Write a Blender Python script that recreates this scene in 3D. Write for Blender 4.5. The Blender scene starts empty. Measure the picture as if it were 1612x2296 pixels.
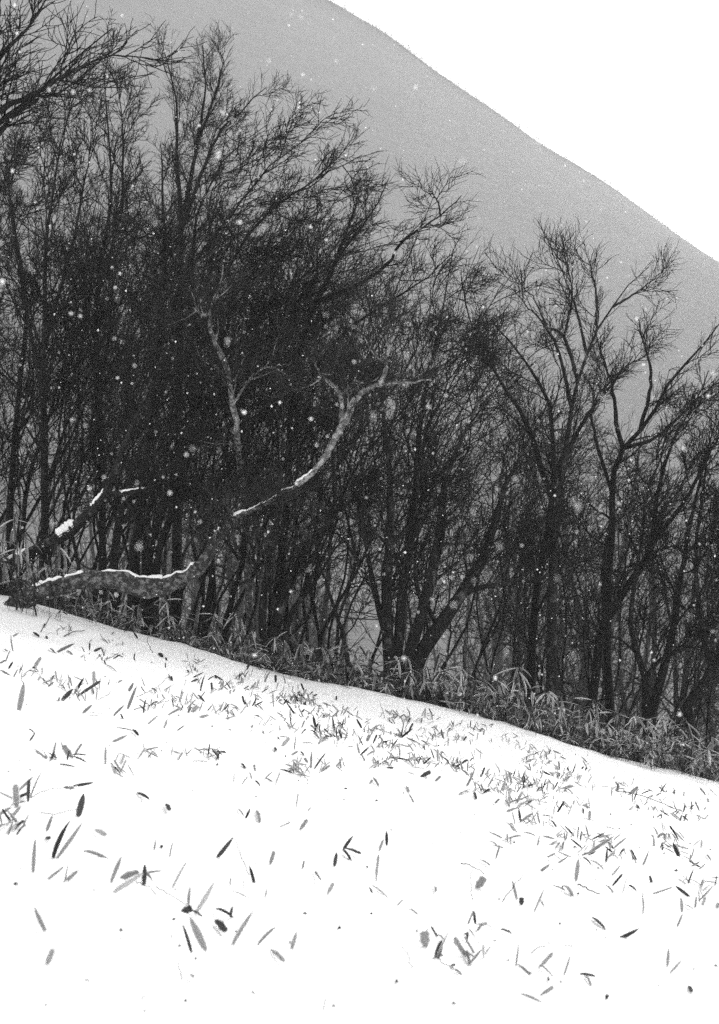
import bpy, math, random
import numpy as np
from mathutils import Vector, Matrix

random.seed(11)
rng = np.random.default_rng(11)
scene = bpy.context.scene
col = scene.collection
R_ = math.radians

# ------------------------------------------------------------------ camera
cam_d = bpy.data.cameras.new('camera')
cam = bpy.data.objects.new('camera', cam_d)
col.objects.link(cam)
scene.camera = cam
cam.location = (0, 0, 0)
cam.rotation_euler = (R_(90), 0, 0)
cam_d.sensor_fit = 'VERTICAL'
cam_d.sensor_height = 36.0
cam_d.sensor_width = 36.0
cam_d.lens = 50.0
cam_d.clip_start = 0.1
cam_d.clip_end = 5000.0
cam_d.dof.use_dof = True
cam_d.dof.focus_distance = 17.0
cam_d.dof.aperture_fstop = 4.0

# ------------------------------------------------------------------ sky, sun, exposure
SUN_EL, SUN_AZ = 34.0, 28.0            # azimuth clockwise from +Y: veiled sun over the ridge, ahead and to the right
world = bpy.data.worlds.new('World')
scene.world = world
world.use_nodes = True
wn, wl = world.node_tree.nodes, world.node_tree.links
wn.clear()
sky = wn.new('ShaderNodeTexSky')
sky.sky_type = 'NISHITA'
sky.sun_disc = False
sky.sun_elevation = R_(SUN_EL)
sky.sun_rotation = R_(SUN_AZ)
sky.altitude = 900
sky.air_density = 1.6
sky.dust_density = 6.0
bw = wn.new('ShaderNodeRGBToBW')
bgn = wn.new('ShaderNodeBackground')
bgn.inputs['Strength'].default_value = 0.15
wo = wn.new('ShaderNodeOutputWorld')
wl.new(sky.outputs[0], bw.inputs[0])
wl.new(bw.outputs[0], bgn.inputs['Color'])
wl.new(bgn.outputs[0], wo.inputs['Surface'])

sun_d = bpy.data.lights.new('sun', 'SUN')
sun = bpy.data.objects.new('sun', sun_d)
col.objects.link(sun)
sun_d.energy = 1.0
sun_d.angle = R_(35)
sun_d.color = (1, 1, 1)
_az, _el = R_(SUN_AZ), R_(SUN_EL)
sdir = Vector((math.sin(_az) * math.cos(_el), math.cos(_az) * math.cos(_el), math.sin(_el)))
sun.rotation_euler = sdir.to_track_quat('Z', 'Y').to_euler()

vs = scene.view_settings
vs.view_transform = 'Standard'
vs.look = 'None'
vs.exposure = 1.85
vs.gamma = 1.0
vs.use_curve_mapping = False
scene.cycles.use_denoising = False
scene.cycles.max_bounces = 6
scene.cycles.diffuse_bounces = 3
scene.cycles.transparent_max_bounces = 8
scene.cycles.volume_bounces = 0
scene.cycles.sample_clamp_indirect = 4.0

# ------------------------------------------------------------------ helpers: space
FPX, CX, CY = 3188.0, 806.0, 1148.0      # focal length and centre in the units the outlines were measured in


def U(x, y, d):
    return np.array([(x - CX) / FPX * d, d, (CY - y) / FPX * d])


def edge_y(x):
    return 18.0 + 0.10 * np.sin(x * 0.9 + 0.6) + 0.07 * np.sin(x * 2.3) + 0.05 * np.sin(x * 5.1 + 1) + 0.03 * np.sin(x * 11.3)


def gz(x, y):
    """height of the ground: the snow slope, its bank, the wood's floor, the valley"""
    x = np.asarray(x, float); y = np.asarray(y, float)
    ye = edge_y(x)
    yy = np.minimum(y, ye)
    xe = 14 * np.tanh(x / 14)
    b = -0.20 - 0.0047 * (np.clip(yy, -5, 20) - 5)
    z = -1.42 - 0.046 * np.clip(yy, -25, 30) + b * xe * 1.02
    z = z + 0.022 * np.sin(x * 1.3 + yy * 0.7) + 0.02 * np.sin(x * 0.6 - yy * 1.15 + 1) + 0.012 * np.sin(x * 3.1 + yy * 2.2)
    z = z + 0.05 * np.exp(-((x - 1.2) / 1.2) ** 2) * np.exp(-((yy - 18) / 2.2) ** 2)
    # shallow hollow in front of the bank on the left and centre
    z = z - 0.10 * np.exp(-((yy - 15.6) / 1.3) ** 2) * (1 / (1 + np.exp((x - 2.2) * 2)))
    t = np.maximum(y - ye, 0)
    drop = 0.22 * (1 - np.exp(-t * 3)) + 0.10 * np.minimum(t, 4) + 0.30 * np.clip(t - 4, 0, 22) + 0.1 * np.clip(t - 26, 0, 40)
    return z - drop


def ground_hit(px, py, lift=0.0):
    dx, dz = (px - CX) / FPX, (CY - py) / FPX
    lo, hi = 1.5, 18.3
    y = np.linspace(lo, hi, 800)
    f = dz * y - (gz(dx * y, y) + lift)
    i = np.argmax(f < 0)
    if f[i] >= 0:
        i = len(y) - 1
    d = y[i]
    return np.array([dx * d, d, float(gz(dx * d, d)) + lift])


# ------------------------------------------------------------------ helpers: objects
def tag(o, label=None, cat=None, group=None, kind=None):
    if label: o['label'] = label
    if cat: o['category'] = cat
    if group: o['group'] = group
    if kind: o['kind'] = kind
    return o


def empty(name, loc, rz=0.0):
    o = bpy.data.objects.new(name, None)
    o.empty_display_size = 0.1
    col.objects.link(o)
    o.location = loc
    o.rotation_euler = (0, 0, rz)
    return o


def link(name, mesh, parent=None, mat=None, loc=None):
    o = bpy.data.objects.new(name, mesh)
    col.objects.link(o)
    if mat is not None and not mesh.materials:
        mesh.materials.append(mat)
    if parent is not None:
        o.parent = parent
    if loc is not None:
        o.location = loc
    return o


def mesh_np(name, V, F4, F3=None, smooth=True, uv=None):
    """mesh from numpy arrays of quads (and triangles)"""
    me = bpy.data.meshes.new(name)
    V = np.asarray(V, np.float32)
    F4 = np.asarray(F4, np.int32).reshape(-1, 4)
    F3 = np.zeros((0, 3), np.int32) if F3 is None else np.asarray(F3, np.int32).reshape(-1, 3)
    me.vertices.add(len(V))
    me.vertices.foreach_set('co', V.ravel())
    loops = np.concatenate([F4.ravel(), F3.ravel()])
    me.loops.add(len(loops))
    me.loops.foreach_set('vertex_index', loops)
    n4, n3 = len(F4), len(F3)
    me.polygons.add(n4 + n3)
    ls = np.concatenate([np.arange(n4) * 4, n4 * 4 + np.arange(n3) * 3]).astype(np.int32)
    me.polygons.foreach_set('loop_start', ls)
    if smooth:
        me.polygons.foreach_set('use_smooth', np.ones(n4 + n3, bool))
    if uv is not None:
        ul = me.uv_layers.new(name='UVMap')
        ul.data.foreach_set('uv', np.asarray(uv, np.float32)[loops].ravel())
    me.update(calc_edges=True)
    return me


def norm(a):
    return a / np.maximum(np.linalg.norm(a, axis=-1, keepdims=True), 1e-9)


def tubes(P, Rr, sides):
    """P (n,k,3), Rr (n,k) -> verts, quads of n tubes"""
    n, k, _ = P.shape
    T = np.empty_like(P)
    T[:, 1:-1] = P[:, 2:] - P[:, :-2]
    T[:, 0] = P[:, 1] - P[:, 0]
    T[:, -1] = P[:, -1] - P[:, -2]
    T = norm(T)
    ref = np.eye(3)[np.argmin(np.abs(T).max(1), axis=1)][:, None, :]      # the axis each tube runs least along
    A = norm(np.cross(T, np.broadcast_to(ref, T.shape)))
    B = np.cross(T, A)
    ang = np.arange(sides) * 2 * math.pi / sides
    c, s = np.cos(ang), np.sin(ang)
    V = P[:, :, None, :] + Rr[:, :, None, None] * (A[:, :, None, :] * c[None, None, :, None] + B[:, :, None, :] * s[None, None, :, None])
    idx = np.arange(n * k * sides).reshape(n, k, sides)
    a = idx[:, :-1]; b = idx[:, 1:]
    F = np.stack([a, np.roll(a, -1, 2), np.roll(b, -1, 2), b], -1).reshape(-1, 4)
    return V.reshape(-1, 3), F


def join(parts):
    Vs, Fs, o = [], [], 0
    for V, F in parts:
        Vs.append(V); Fs.append(F + o); o += len(V)
    return np.concatenate(Vs), np.concatenate(Fs)


# ------------------------------------------------------------------ materials (neutral greys: the picture is black and white)
class NT:
    def __init__(s, name):
        s.m = bpy.data.materials.new(name); s.m.use_nodes = True
        s.t = s.m.node_tree; s.t.nodes.clear()
        s.out = s.t.nodes.new('ShaderNodeOutputMaterial')

    def n(s, typ, **kw):
        nd = s.t.nodes.new(typ)
        for k, v in kw.items():
            if k in nd.inputs.keys():
                nd.inputs[k].default_value = v
            else:
                setattr(nd, k, v)
        return nd

    def l(s, a, b):
        s.t.links.new(a, b)

    def ramp(s, fac, stops):
        r = s.n('ShaderNodeValToRGB')
        e = r.color_ramp.elements
        while len(e) < len(stops): e.new(0.5)
        for i, (p, v) in enumerate(stops):
            e[i].position = p; e[i].color = (v, v, v, 1)
        s.l(fac, r.inputs[0])
        return r.outputs[0]


def g(v): return (v, v, v, 1)


def mat_bark(name, dark, light, lichen, lo=0.56, hi=0.66, scale=9.0):
    t = NT(name)
    tc = t.n('ShaderNodeTexCoord')
    mp = t.n('ShaderNodeMapping'); mp.inputs['Scale'].default_value = (1, 1, 0.35)
    t.l(tc.outputs['Object'], mp.inputs[0])
    n1 = t.n('ShaderNodeTexNoise', Scale=scale * 3, Detail=6.0, Roughness=0.65)
    t.l(mp.outputs[0], n1.inputs['Vector'])
    n2 = t.n('ShaderNodeTexNoise', Scale=scale * 0.8, Detail=8.0, Roughness=0.7)
    t.l(tc.outputs['Object'], n2.inputs['Vector'])
    c1 = t.ramp(n1.outputs[0], [(0.3, dark), (0.75, light)])
    f2 = t.ramp(n2.outputs[0], [(lo, 0), (hi, 1)])
    mx = t.n('ShaderNodeMix', data_type='RGBA')
    t.l(f2, mx.inputs['Factor'])
    t.l(c1, mx.inputs[6]); mx.inputs[7].default_value = g(lichen)
    bmp = t.n('ShaderNodeBump', Strength=0.8, Distance=0.03)
    t.l(n1.outputs[0], bmp.inputs['Height'])
    p = t.n('ShaderNodeBsdfPrincipled', Roughness=0.95)
    p.inputs['Specular IOR Level'].default_value = 0.15
    t.l(mx.outputs[2], p.inputs['Base Color']); t.l(bmp.outputs[0], p.inputs['Normal'])
    t.l(p.outputs[0], t.out.inputs[0])
    return t.m


def mat_plain(name, v, rough=0.95, spec=0.1, var=0.0):
    t = NT(name)
    p = t.n('ShaderNodeBsdfPrincipled', Roughness=rough)
    p.inputs['Specular IOR Level'].default_value = spec
    p.inputs['Base Color'].default_value = g(v)
    if var:
        ge = t.n('ShaderNodeNewGeometry')
        t.l(t.ramp(ge.outputs['Random Per Island'], [(0, v * (1 - var)), (1, v * (1 + var))]), p.inputs['Base Color'])
    t.l(p.outputs[0], t.out.inputs[0])
    return t.m


def mat_snow(name='snow', v=0.86, bump=0.25):
    t = NT(name)
    tc = t.n('ShaderNodeTexCoord')
    n1 = t.n('ShaderNodeTexNoise', Scale=5.0, Detail=8.0, Roughness=0.7)
    t.l(tc.outputs['Object'], n1.inputs['Vector'])
    n2 = t.n('ShaderNodeTexNoise', Scale=60.0, Detail=4.0)
    t.l(tc.outputs['Object'], n2.inputs['Vector'])
    ad = t.n('ShaderNodeMath', operation='MULTIPLY_ADD'); t.l(n2.outputs[0], ad.inputs[0]); ad.inputs[1].default_value = 0.2; t.l(n1.outputs[0], ad.inputs[2])
    bmp = t.n('ShaderNodeBump', Strength=bump, Distance=0.05)
    t.l(ad.outputs[0], bmp.inputs['Height'])
    p = t.n('ShaderNodeBsdfPrincipled', Roughness=0.9)
    p.inputs['Specular IOR Level'].default_value = 0.1
    t.l(t.ramp(n1.outputs[0], [(0.3, v - 0.04), (0.7, v)]), p.inputs['Base Color'])
    t.l(bmp.outputs[0], p.inputs['Normal']); t.l(p.outputs[0], t.out.inputs[0])
    return t.m


def mat_leaf(name, island=None, margin=1.6):
    """bamboo-grass leaf: pale dry margin and midrib, tone from the object's colour (or per leaf in a joined mass)"""
    t = NT(name)
    uv = t.n('ShaderNodeUVMap')
    sx = t.n('ShaderNodeSeparateXYZ'); t.l(uv.outputs[0], sx.inputs[0])
    a = t.n('ShaderNodeMath', operation='SUBTRACT'); t.l(sx.outputs[0], a.inputs[0]); a.inputs[1].default_value = 0.5
    b = t.n('ShaderNodeMath', operation='ABSOLUTE'); t.l(a.outputs[0], b.inputs[0])
    rim = t.ramp(b.outputs[0], [(0.0, 1.2), (0.05, 0.8), (0.30, 0.85), (0.42, margin)])
    tc = t.n('ShaderNodeTexCoord')
    ns = t.n('ShaderNodeTexNoise', Scale=14.0, Detail=5.0, Roughness=0.65)
    mp = t.n('ShaderNodeMapping'); mp.inputs['Scale'].default_value = (3, 0.35, 1); t.l(tc.outputs['Object'], mp.inputs[0]); t.l(mp.outputs[0], ns.inputs['Vector'])
    mott = t.ramp(ns.outputs[0], [(0.3, 0.7), (0.7, 1.2)])
    if island:
        ge = t.n('ShaderNodeNewGeometry')
        tone = t.ramp(ge.outputs['Random Per Island'], [(0, island[0]), (0.6, island[1]), (1, island[2])])
    else:
        tone = t.n('ShaderNodeObjectInfo').outputs['Color']
    m1 = t.n('ShaderNodeMix', data_type='RGBA', blend_type='MULTIPLY'); m1.inputs[0].default_value = 1
    t.l(tone, m1.inputs[6]); t.l(rim, m1.inputs[7])
    m2 = t.n('ShaderNodeMix', data_type='RGBA', blend_type='MULTIPLY'); m2.inputs[0].default_value = 1
    t.l(m1.outputs[2], m2.inputs[6]); t.l(mott, m2.inputs[7])
    p = t.n('ShaderNodeBsdfPrincipled', Roughness=0.75); p.inputs['Specular IOR Level'].default_value = 0.2
    t.l(m2.outputs[2], p.inputs['Base Color'])
    tr = t.n('ShaderNodeBsdfTranslucent'); t.l(m2.outputs[2], tr.inputs['Color'])
    ms = t.n('ShaderNodeMixShader'); ms.inputs[0].default_value = 0.45
    t.l(p.outputs[0], ms.inputs[1]); t.l(tr.outputs[0], ms.inputs[2])
    t.l(ms.outputs[0], t.out.inputs[0])
    return t.m


M = {
    'snow': mat_snow(),
    'bark': mat_bark('dark_bark', 0.005, 0.022, 0.05),
    'bark2': mat_bark('mottled_dark_bark', 0.006, 0.028, 0.09, 0.55, 0.63, 7.0),
    'log': mat_bark('rough_old_birch_bark', 0.004, 0.08, 0.20, 0.50, 0.60, 20.0),
    'pale': mat_bark('pale_birch_bark', 0.02, 0.19, 0.36, 0.47, 0.60, 16.0),
    'farwood': mat_plain('haze_toned_far_twigs', 0.12, var=0.6),  # haze over the far wood put into its twig colour as paler grey
    'twig': mat_plain('twig_bark', 0.015, var=0.5),
    'twig2': mat_plain('grey_twig_bark', 0.028, var=0.5),
    'leaf': mat_leaf('bamboo_leaf', margin=1.9),
    'leafmass': mat_leaf('bamboo_leaf_mass', island=(0.02, 0.09, 0.40), margin=2.2),
    'stalk': mat_plain('dry_stalk', 0.06, 0.8),
    'litter': mat_plain('leaf_litter', 0.06, var=0.7),
    'flake': None, 'floor': None, 'mountain': None,
}


def mat_floor():
    t = NT('forest_floor_litter')
    tc = t.n('ShaderNodeTexCoord')
    n1 = t.n('ShaderNodeTexNoise', Scale=0.9, Detail=10.0, Roughness=0.7); t.l(tc.outputs['Object'], n1.inputs['Vector'])
    p = t.n('ShaderNodeBsdfPrincipled', Roughness=0.95)
    t.l(t.ramp(n1.outputs[0], [(0.35, 0.02), (0.60, 0.07), (0.72, 0.22)]), p.inputs['Base Color'])
    t.l(p.outputs[0], t.out.inputs[0])
    return t.m


def mat_mountain():
    t = NT('wooded_mountain')
    tc = t.n('ShaderNodeTexCoord')
    n1 = t.n('ShaderNodeTexNoise', Scale=0.09, Detail=9.0, Roughness=0.75); t.l(tc.outputs['Object'], n1.inputs['Vector'])
    n2 = t.n('ShaderNodeTexNoise', Scale=0.012, Detail=4.0); t.l(tc.outputs['Object'], n2.inputs['Vector'])
    ad = t.n('ShaderNodeMath', operation='MULTIPLY_ADD'); t.l(n2.outputs[0], ad.inputs[0]); ad.inputs[1].default_value = 0.6
    t.l(n1.outputs[0], ad.inputs[2])
    p = t.n('ShaderNodeBsdfPrincipled', Roughness=1.0)
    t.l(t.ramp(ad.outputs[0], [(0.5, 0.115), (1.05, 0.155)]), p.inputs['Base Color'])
    bmp = t.n('ShaderNodeBump', Strength=0.4, Distance=4.0); t.l(n1.outputs[0], bmp.inputs['Height']); t.l(bmp.outputs[0], p.inputs['Normal'])
    t.l(p.outputs[0], t.out.inputs[0])
    return t.m


M['floor'] = mat_floor(); M['mountain'] = mat_mountain()
t = NT('snowflake_ice')
d_ = t.n('ShaderNodeBsdfDiffuse'); d_.inputs['Color'].default_value = g(0.9)
e_ = t.n('ShaderNodeBsdfTranslucent'); e_.inputs['Color'].default_value = g(0.95)
m_ = t.n('ShaderNodeMixShader'); m_.inputs[0].default_value = 0.6
t.l(d_.outputs[0], m_.inputs[1]); t.l(e_.outputs[0], m_.inputs[2]); t.l(m_.outputs[0], t.out.inputs[0])
M['flake'] = t.m


# ------------------------------------------------------------------ the setting
def sheet(name, xs, ys, fn, mat):
    X, Y = np.meshgrid(xs, ys)
    Z = fn(X, Y)
    V = np.stack([X, Y if np.ndim(Y) else Y, Z], -1).reshape(-1, 3)
    nx, ny = len(xs), len(ys)
    i = np.arange(nx * ny).reshape(ny, nx)
    F = np.stack([i[:-1, :-1], i[:-1, 1:], i[1:, 1:], i[1:, :-1]], -1).reshape(-1, 4)
    me = mesh_np(name, V, F)
    o = link(name, me, None, mat)
    o['kind'] = 'structure'
    return o


def snow_top(X, Y):
    n = 0.008 * np.sin(X * 9 + Y * 4) * np.sin(Y * 7 - X * 3) + 0.006 * np.sin(X * 17 + 2) * np.sin(Y * 13)
    return gz(X, Y) + n


# the snow sheet ends just past the lip of the bank; the wood's floor runs on from under it
xs = np.concatenate([np.linspace(-120, -9, 24), np.linspace(-8.6, 8.6, 200), np.linspace(9, 120, 24)])
tys = np.concatenate([np.linspace(-60, 1.5, 20), np.linspace(1.7, 17.3, 220)])
X, Y = np.meshgrid(xs, np.concatenate([tys, np.linspace(17.4, 18.55, 24)]))
lip = edge_y(X) - 18.0
Y = Y + lip * np.clip((Y - 14) / 4, 0, 1)
V = np.stack([X, Y, snow_top(X, Y)], -1).reshape(-1, 3)
i = np.arange(X.size).reshape(X.shape)
F = np.stack([i[:-1, :-1], i[:-1, 1:], i[1:, 1:], i[1:, :-1]], -1).reshape(-1, 4)
so = link('snow_slope', mesh_np('snow_slope', V, F), None, M['snow'])
tag(so, kind='structure')

xs = np.concatenate([np.linspace(-400, -40, 30), np.linspace(-38, 38, 110), np.linspace(40, 400, 30)])
ys = np.concatenate([np.linspace(18.05, 40, 70), np.linspace(41, 130, 40)])
sheet('forest_floor', xs, ys, lambda X, Y: gz(X, Y) - 0.05 + 0.06 * np.sin(X * 1.7) * np.sin(Y * 1.3) - 0.12, M['floor'])

FOOT = float(gz(0.0, 85.0))


RIDGE = [(-1400, -820), (0, -420), (750, -8), (870, 70), (1000, 160), (1150, 262), (1300, 362), (1450, 462), (1612, 585), (2000, 850), (2600, 1080), (4600, 1140)]


def ridge_z(x):
    xs_ = np.array([(p[0] - CX) / FPX * 700 for p in RIDGE]); zs_ = np.array([(CY - p[1]) / FPX * 700 for p in RIDGE])
    return np.interp(x, xs_, zs_) - 3 + 0.6 * np.sin(x * 0.05 + 1) + 0.5 * np.sin(x * 0.12)


def mountain(X, Y):
    v = (Y - 80) / 620.0
    up = FOOT - 4 + (ridge_z(X) + np.abs(FOOT) + 4) * np.clip(v, 0, 1) ** 1.42
    dn = np.where(v > 1, 0.35 * (Y - 700), 0)
    rough = 0.0 * np.sin(X * 0.05 + Y * 0.03) * np.sin(Y * 0.041 - X * 0.02) * np.clip(v * 3, 0, 1) * np.clip((1 - v) * 4, 0, 1)
    r2 = rng.normal(0, 1.0, X.shape) * np.clip(v * 2, 0, 1) * 0.12
    return up - dn + rough + r2


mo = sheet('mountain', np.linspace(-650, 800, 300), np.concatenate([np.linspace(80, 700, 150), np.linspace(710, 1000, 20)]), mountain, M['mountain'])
tag(mo, 'hazy wooded mountainside sloping down behind the wood')


# ------------------------------------------------------------------ trees
def resample(pts, k):
    pts = np.asarray(pts, float)
    seg = np.linalg.norm(np.diff(pts[:, :3], axis=0), axis=1)
    t = np.concatenate([[0], np.cumsum(seg)])
    tt = np.linspace(0, t[-1], k)
    # Catmull-Rom through the points
    out = np.empty((k, pts.shape[1]))
    for j, u in enumerate(tt):
        i = min(max(int(np.searchsorted(t, u)) - 1, 0), len(t) - 2)
        f = (u - t[i]) / max(t[i + 1] - t[i], 1e-9)
        p0 = pts[max(i - 1, 0)]; p1 = pts[i]; p2 = pts[i + 1]; p3 = pts[min(i + 2, len(pts) - 1)]
        out[j] = 0.5 * ((2 * p1) + (-p0 + p2) * f + (2 * p0 - 5 * p1 + 4 * p2 - p3) * f * f + (-p0 + 3 * p1 - 3 * p2 + p3) * f ** 3)
        out[j, 3:] = p1[3:] * (1 - f) + p2[3:] * f
    return out


def grow(P0, D0, L, R0, k, wob, trop, tw, rtip):
    n = len(P0)
    P = np.empty((n, k + 1, 3)); P[:, 0] = P0
    D = norm(D0)
    st = (L / k)[:, None]
    for s in range(k):
        D = norm(D + rng.normal(0, wob, (n, 3)) + trop[None] * tw)
        P[:, s + 1] = P[:, s] + D * st
    f = np.linspace(0, 1, k + 1)[None]
    Rr = R0[:, None] * (1 - f) + np.minimum(rtip, R0)[:, None] * f
    return P, Rr


def spawn(P, Rr, m, t0, t1, ang, lr, k, wob, trop, tw, rr=0.62, rtip=0.004, rmin=0.005, lmin=0.12, fall=0.55, lmax=9):
    n, kk, _ = P.shape
    t = t0 + (t1 - t0) * (np.arange(m)[None] + rng.random((n, m))) / m
    f = t * (kk - 1); i = np.clip(f.astype(int), 0, kk - 2); f = (f - i)[..., None]
    ar = np.arange(n)[:, None]
    pos = P[ar, i] * (1 - f) + P[ar, i + 1] * f
    tan = norm(P[ar, i + 1] - P[ar, i])
    rad = Rr[ar, i] * (1 - f[..., 0]) + Rr[ar, i + 1] * f[..., 0]
    Lp = np.linalg.norm(np.diff(P, axis=1), axis=2).sum(1)[:, None]
    L = np.clip(Lp * lr * (1 - fall * t) * rng.uniform(0.65, 1.25, (n, m)), lmin, lmax)
    az = rng.random((n, m)) * 2 * math.pi
    rnd = norm(np.cross(tan, rng.normal(0, 1, (n, m, 3))))
    a = np.radians(rng.uniform(ang[0], ang[1], (n, m)))[..., None]
    D = tan * np.cos(a) + rnd * np.sin(a)
    R0 = np.maximum(rad * rr * rng.uniform(0.75, 1.05, (n, m)), rmin)
    N = n * m
    return grow(pos.reshape(N, 3), D.reshape(N, 3), L.reshape(N), R0.reshape(N), k, wob, trop, tw, np.full(N, rtip))


def crown_parts(P0, R0, dens, trop, spread=(24, 70), l1=0.34, t0=0.3, lv4=True, fine=1.0, wob=0.15):
    m1 = max(3, int(round(9 * dens)))
    L1, r1 = spawn(P0, R0, m1, t0, 0.92, spread, l1 * 1.1, 8, wob, trop, 0.10, rr=0.44, rtip=0.005 * fine, rmin=0.010 * fine, lmin=0.45, lmax=3.4, fall=0.72)
    L2, r2 = spawn(L1, r1, 6, 0.15, 0.97, (22, 52), 0.52, 6, wob * 0.9, trop, 0.10, rtip=0.0042 * fine, rmin=0.0070 * fine, lmin=0.35)
    L3, r3 = spawn(L2, r2, 5, 0.15, 0.95, (22, 54), 0.52, 4, wob * 1.1, trop, 0.10, rtip=0.0034 * fine, rmin=0.0052 * fine, lmin=0.25)
    tip, rt = spawn(P0, R0, 6, 0.6, 0.97, (20, 44), 0.15, 5, wob * 0.8, trop, 0.1, rtip=0.0038 * fine, rmin=0.0066 * fine, lmin=0.35)
    L3b, r3b = spawn(tip, rt, 4, 0.2, 0.95, (20, 44), 0.45, 4, wob * 0.8, trop, 0.1, rtip=0.0034 * fine, rmin=0.0052 * fine, lmin=0.2)
    tw = [tubes(L2, r2, 3), tubes(L3, r3, 3), tubes(tip, rt, 3), tubes(L3b, r3b, 3)]
    if lv4:
        L4, r4 = spawn(L3, r3, 3, 0.2, 0.95, (22, 54), 0.52, 2, wob, trop, 0.1, rtip=0.0030 * fine, rmin=0.0044 * fine, lmin=0.15)
        tw.append(tubes(L4, r4, 3))
    return (L1, r1), tw


def knot(P, amp):
    k = P.shape[1]
    n = rng.normal(0, amp, P.shape) * np.linspace(0.3, 1, k)[None, :, None]
    n[:, 0] = 0
    return P + n


def trace_tree(name, label, stems, d, mat='bark', twig='twig', trop=(0.25, 0, 0.9), dens=1.0, dspread=0.8, rs=1.0, group=None, spread=(24, 70), l1=0.34, t0=0.3, fine=1.0, crown=True, cat='tree', root=True, wob=0.15, lv4=True, bark_parts=None, k=20, rough=0.05):
    """stems: lists of (x, y, half width) measured outlines; a stem may start with ('on', index) to leave another stem"""
    trop = np.array(trop, float)
    S = []
    base = None
    for si, st in enumerate(stems):
        par = None
        if isinstance(st[0], tuple) and st[0][0] == 'on':
            par = st[0][1]; st = st[1:]
        n = len(st)
        if par is None:
            d0 = d; dd = rng.uniform(-dspread, dspread)
        else:
            Q = S[par]
            qx = Q[:, 0] / Q[:, 1] * FPX + CX; qy = CY - Q[:, 2] / Q[:, 1] * FPX
            j = int(np.argmin((qx - st[0][0]) ** 2 + (qy - st[0][1]) ** 2))
            d0 = Q[j, 1]; dd = rng.uniform(-dspread, dspread) * 0.8
        pts = []
        for q, pt in enumerate(st):
            x, y, r = pt[:3]
            f = q / max(n - 1, 1)
            dep = pt[3] if len(pt) > 3 else d0 + dd * f ** 1.3
            p = U(x, y, dep)
            pts.append([*p, r / FPX * dep * rs])
        if par is not None:
            pts[0][:3] = S[par][j, :3]
        elif root:
            p = pts[0]
            zg = float(gz(p[0], p[1])) - 0.25
            if p[2] > zg + 0.2:
                pts.insert(0, [p[0], p[1], zg, p[3] * 1.15])
            if base is None:
                base = (p[0], p[1], zg + 0.25)
        elif base is None:
            base = tuple(pts[0][:3])
        S.append(resample(pts, k))
    A = np.array(S)
    L = np.linalg.norm(np.diff(A[:, :, :3], axis=1), axis=2).sum(1)
    A[:, :, :3] = knot(A[:, :, :3], 0.012 * 20 / k * (2.2 if rough > 0.06 else 1))
    root_o = empty(name, base)
    tag(root_o, label, cat, group)
    off = np.array(base)
    P, Rr = A[:, :, :3] - off, A[:, :, 3]
    Rr = Rr * (1 + rng.normal(0, rough, Rr.shape))
    Rr = np.maximum(Rr * (1 - 0.5 * np.linspace(0, 1, k)[None] ** 2), 0.005)
    tw = []
    limbs = [None] * len(stems)
    if crown:
        for s in range(len(stems)):
            dn = dens * min(1.3, max(0.45, L[s] / 6.0))
            (L1, r1), t_ = crown_parts(P[s:s + 1], Rr[s:s + 1], dn, trop, spread, l1 * (1.0 if L[s] > 3.5 else 1.3), t0 if not (isinstance(stems[s][0], tuple) and stems[s][0][0] == 'on') else 0.15, lv4, fine, wob)
            limbs[s] = tubes(L1, r1, 5)
            tw += t_
    for s in range(len(stems)):
        pr = [tubes(P[s:s + 1], Rr[s:s + 1], 10 if rough < 0.06 else 18)]
        if rough > 0.06:                                   # knobbly old bark
            lump = norm(rng.normal(0, 1, pr[0][0].shape)) * (0.05 * np.repeat(Rr[s], 18))[:, None]
            pr[0] = (pr[0][0] + lump * rng.uniform(0, 1.6, (len(lump), 1)), pr[0][1])
        if limbs[s] is not None:
            pr.append(limbs[s])
        V_, F_ = join(pr)
        mm = M[mat] if not bark_parts else M[bark_parts[s]]
        nm = 'trunk' if not (isinstance(stems[s][0], tuple) and stems[s][0][0] == 'on') else 'bough'
        link(nm, mesh_np(nm, V_, F_), root_o, mm)
    if tw:
        V_, F_ = join(tw)
        link('crown', mesh_np('crown', V_, F_, smooth=False), root_o, M[twig])
    return root_o, P + off, Rr


UPR = (0.30, 0.0, 0.75)      # branches swept up and to the right
trace_tree('bare_tree', 'near tree reaching black branches in from the upper edge', [
    [(-330, 1290, 44), (-300, 900, 36), (-220, 620, 26), (-120, 460, 16), (-60, 330, 12), (0, 272, 9), (70, 225, 6), (140, 160, 4.5), (200, 105, 3), (248, 62, 2)],
    [('on', 0), (-220, 620, 20), (-90, 320, 13), (-20, 160, 9), (30, 95, 6), (90, 25, 4), (110, -40, 2)],
    [('on', 0), (-120, 460, 14), (-20, 268, 9), (90, 205, 6), (180, 150, 4), (250, 125, 3), (292, 100, 2)],
    [('on', 0), (-200, 590, 14), (-60, 380, 9), (40, 250, 6), (120, 212, 4), (215, 162, 2)],
    [('on', 0), (-300, 900, 20), (-160, 560, 12), (-60, 300, 8), (-20, 100, 5), (20, -60, 3)],
], 13.0, trop=(0.35, 0, 0.6), dens=1.0, l1=0.24, dspread=0.5, t0=0.4, lv4=False, fine=0.85)
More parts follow.
